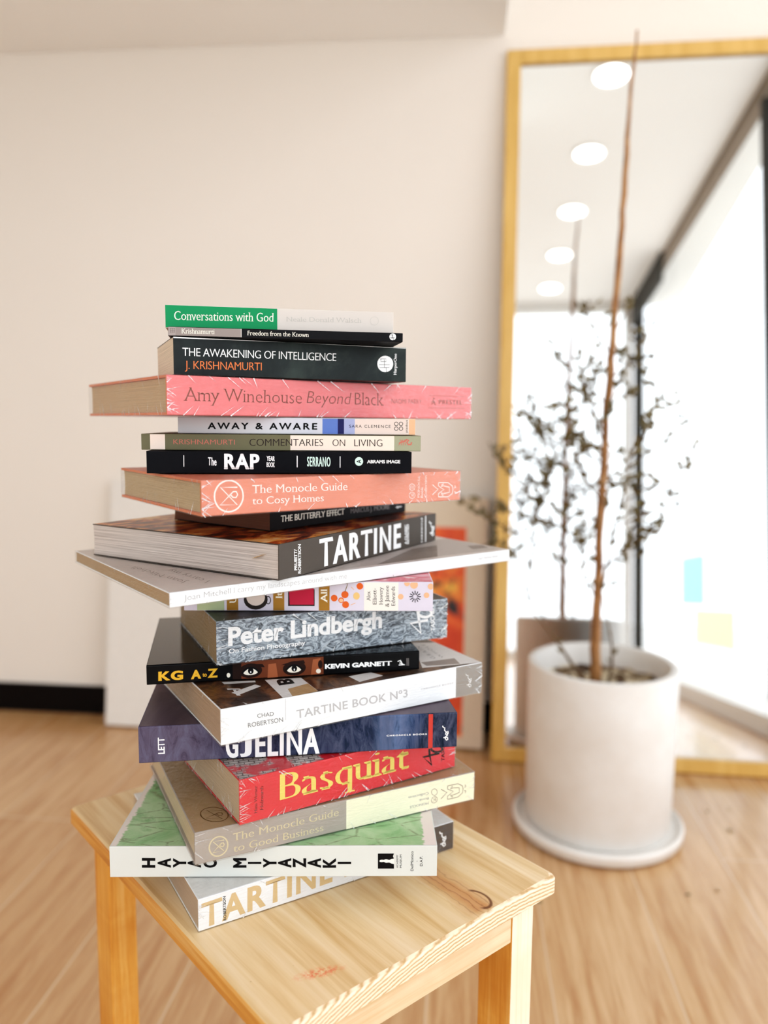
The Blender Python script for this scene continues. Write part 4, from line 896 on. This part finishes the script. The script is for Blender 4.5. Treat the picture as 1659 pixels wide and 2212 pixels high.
# side stem from the soil, leaning left, then upward
st=twig(W2(.275,1.63,.315),(-.5,-.05,.85),.22,.005,4,'side_stem')
st2=twig(st[-1],(-.15,.02,1),.30,.0035,34,'side_stem')
twig(st2[3],(-.9,-.05,.35),.17,.002,26); twig(st2[5],(-.7,-.3,.6),.16,.002,26); twig(st2[-1],(-.4,0,1),.16,.002,24); twig(st2[2],(-1,-.1,.1),.15,.002,20); twig(st2[4],(.5,-.2,.8),.14,.002,22)
st3=twig(W2(.32,1.66,.315),(.25,-.1,1),.22,.004,3,'side_stem')
st4=twig(st3[-1],(.12,-.15,1),.34,.003,30,'side_stem')
for i in (1,3,4,6): twig(st4[i],(rnd.uniform(.2,1),rnd.uniform(-.6,.2),rnd.uniform(.2,.9)),.15,.0018,16)
for z,dx,dy,dz,ln,lv in [(.50,-.6,-.3,.7,.18,24),(.56,.6,-.4,.7,.16,18),(.60,-.9,.0,.5,.22,30),(.66,.5,.2,.8,.18,20),(.70,-.6,-.5,.6,.22,32),(.74,.9,-.2,.5,.22,16),(.78,-.8,.2,.6,.20,30),(.82,-.4,-.6,.8,.18,26),(.86,.3,-.4,.9,.16,16),(.90,-.7,-.1,.8,.16,20),(.95,.7,.0,.7,.12,12),(1.0,-.5,-.2,.8,.12,10),(1.04,.3,-.3,.9,.10,7)]:
    twig(onTrunk(z),(dx,dy,dz),ln,.0022,lv)
t=NT('dry olive leaf'); LFM=t.bsdf(t.ramp(t.noise(t.obj(),30,3),[(.3,(84,76,48)),(.5,(116,104,70)),(.7,(142,126,92))]),.6)
mesh('foliage',LV_,LF_,LFM,pp)
# fallen leaves on the floor round the pot
def leafobj(x,y,s,a):
    V=[(0,0,.001),(s*.5,s*.24,.004),(s,0,.0015),(s*.5,-s*.24,.001),(s*.5,0,.0025)]; F=[(0,3,4),(3,2,4),(2,1,4),(1,0,4)]
    o=mesh('fallen_leaf',V,F,LFM); o.location=(x,y,.0005); o.rotation_euler=(0,0,a); return o
rl=random.Random(11); protoL=None
for i in range(30):
    for _ in range(50):
        if i<21: x,y=rl.uniform(.42,.86),rl.uniform(1.0,1.78)
        else: x,y=rl.uniform(-.05,.16),rl.uniform(1.25,1.86)
        if math.hypot(x-PC[0],y-PC[1])>.21: break
    if protoL is None: o=protoL=leafobj(x,y,.016,rl.uniform(0,6))
    else:
        o=protoL.copy(); C.objects.link(o); o.location=(x,y,.0005); o.rotation_euler=(0,0,rl.uniform(0,6)); k=rl.uniform(.7,1.3); o.scale=(k,k,1)
    tag(o,'small dry olive-brown leaf fallen on the floor near the white pot','leaf','fallen leaves around the pot')
# ------------------------------------------------------------------ daylight
w=bpy.data.worlds.new('day'); bpy.context.scene.world=w; w.use_nodes=True; nt=w.node_tree
bg=nt.nodes['Background']; bg.inputs[0].default_value=(1.0,1.01,1.07,1); bg.inputs[1].default_value=WORLD if 'WORLD' in globals() else 2.62
def portal(name,loc,rot,sx_,sy_):
    l=bpy.data.lights.new(name,'AREA'); l.shape='RECTANGLE'; l.size=sx_; l.size_y=sy_; l.cycles.is_portal=True
    o=bpy.data.objects.new(name,l); C.objects.link(o); o.location=loc; o.rotation_euler=rot; return o
portal('window_portal',((xw(YF)+xw(YB))/2+.09,(YF+YB)/2,ZC/2),(0,PI/2,-aw),ZC-.1,LWN-.1)
portal('window_portal',((XL+xw(YF))/2,YF-.08,ZC/2),(-PI/2,0,0),WX,ZC-.1)
# ------------------------------------------------------------------ camera
f,p,r,Hc=CAM; psi=math.radians(5.5)
Fv=Vector((-math.sin(psi)*math.cos(p),math.cos(psi)*math.cos(p),-math.sin(p))); R0=Vector((math.cos(psi),math.sin(psi),0)); U0=R0.cross(Fv)
Rv=R0*math.cos(r)+U0*math.sin(r); Uv=Rv.cross(Fv)
cd=bpy.data.cameras.new('camera'); cam=bpy.data.objects.new('camera',cd); C.objects.link(cam)
M=Matrix((Rv,Uv,-Fv)).transposed().to_4x4(); M.translation=(0,0,ZS+Hc); cam.matrix_world=M
cd.sensor_fit='VERTICAL'; cd.sensor_height=36; cd.sensor_width=27; cd.lens=36*f/2212; cd.clip_start=.02
cd.dof.use_dof=True; cd.dof.focus_distance=.655; cd.dof.aperture_fstop=cd.lens/9.5
bpy.context.scene.camera=cam
sc=bpy.context.scene
sc.view_settings.view_transform='Standard'; sc.view_settings.look='None'; sc.view_settings.exposure=0.; sc.view_settings.gamma=1.
sc.cycles.use_denoising=True; sc.cycles.max_bounces=8; sc.cycles.diffuse_bounces=3; sc.cycles.glossy_bounces=4; sc.cycles.transparent_max_bounces=20; sc.cycles.use_adaptive_sampling=True; sc.cycles.adaptive_threshold=.035; sc.cycles.adaptive_min_samples=16; sc.cycles.caustics_reflective=False; sc.cycles.caustics_refractive=False
vs=sc.view_settings; vs.use_curve_mapping=True; cm_=vs.curve_mapping; cv=cm_.curves[3]
for x_,y_ in ((.03,.018),(.12,.105),(.45,.46),(.8,.80)): cv.points.new(x_,y_)
cm_.update()
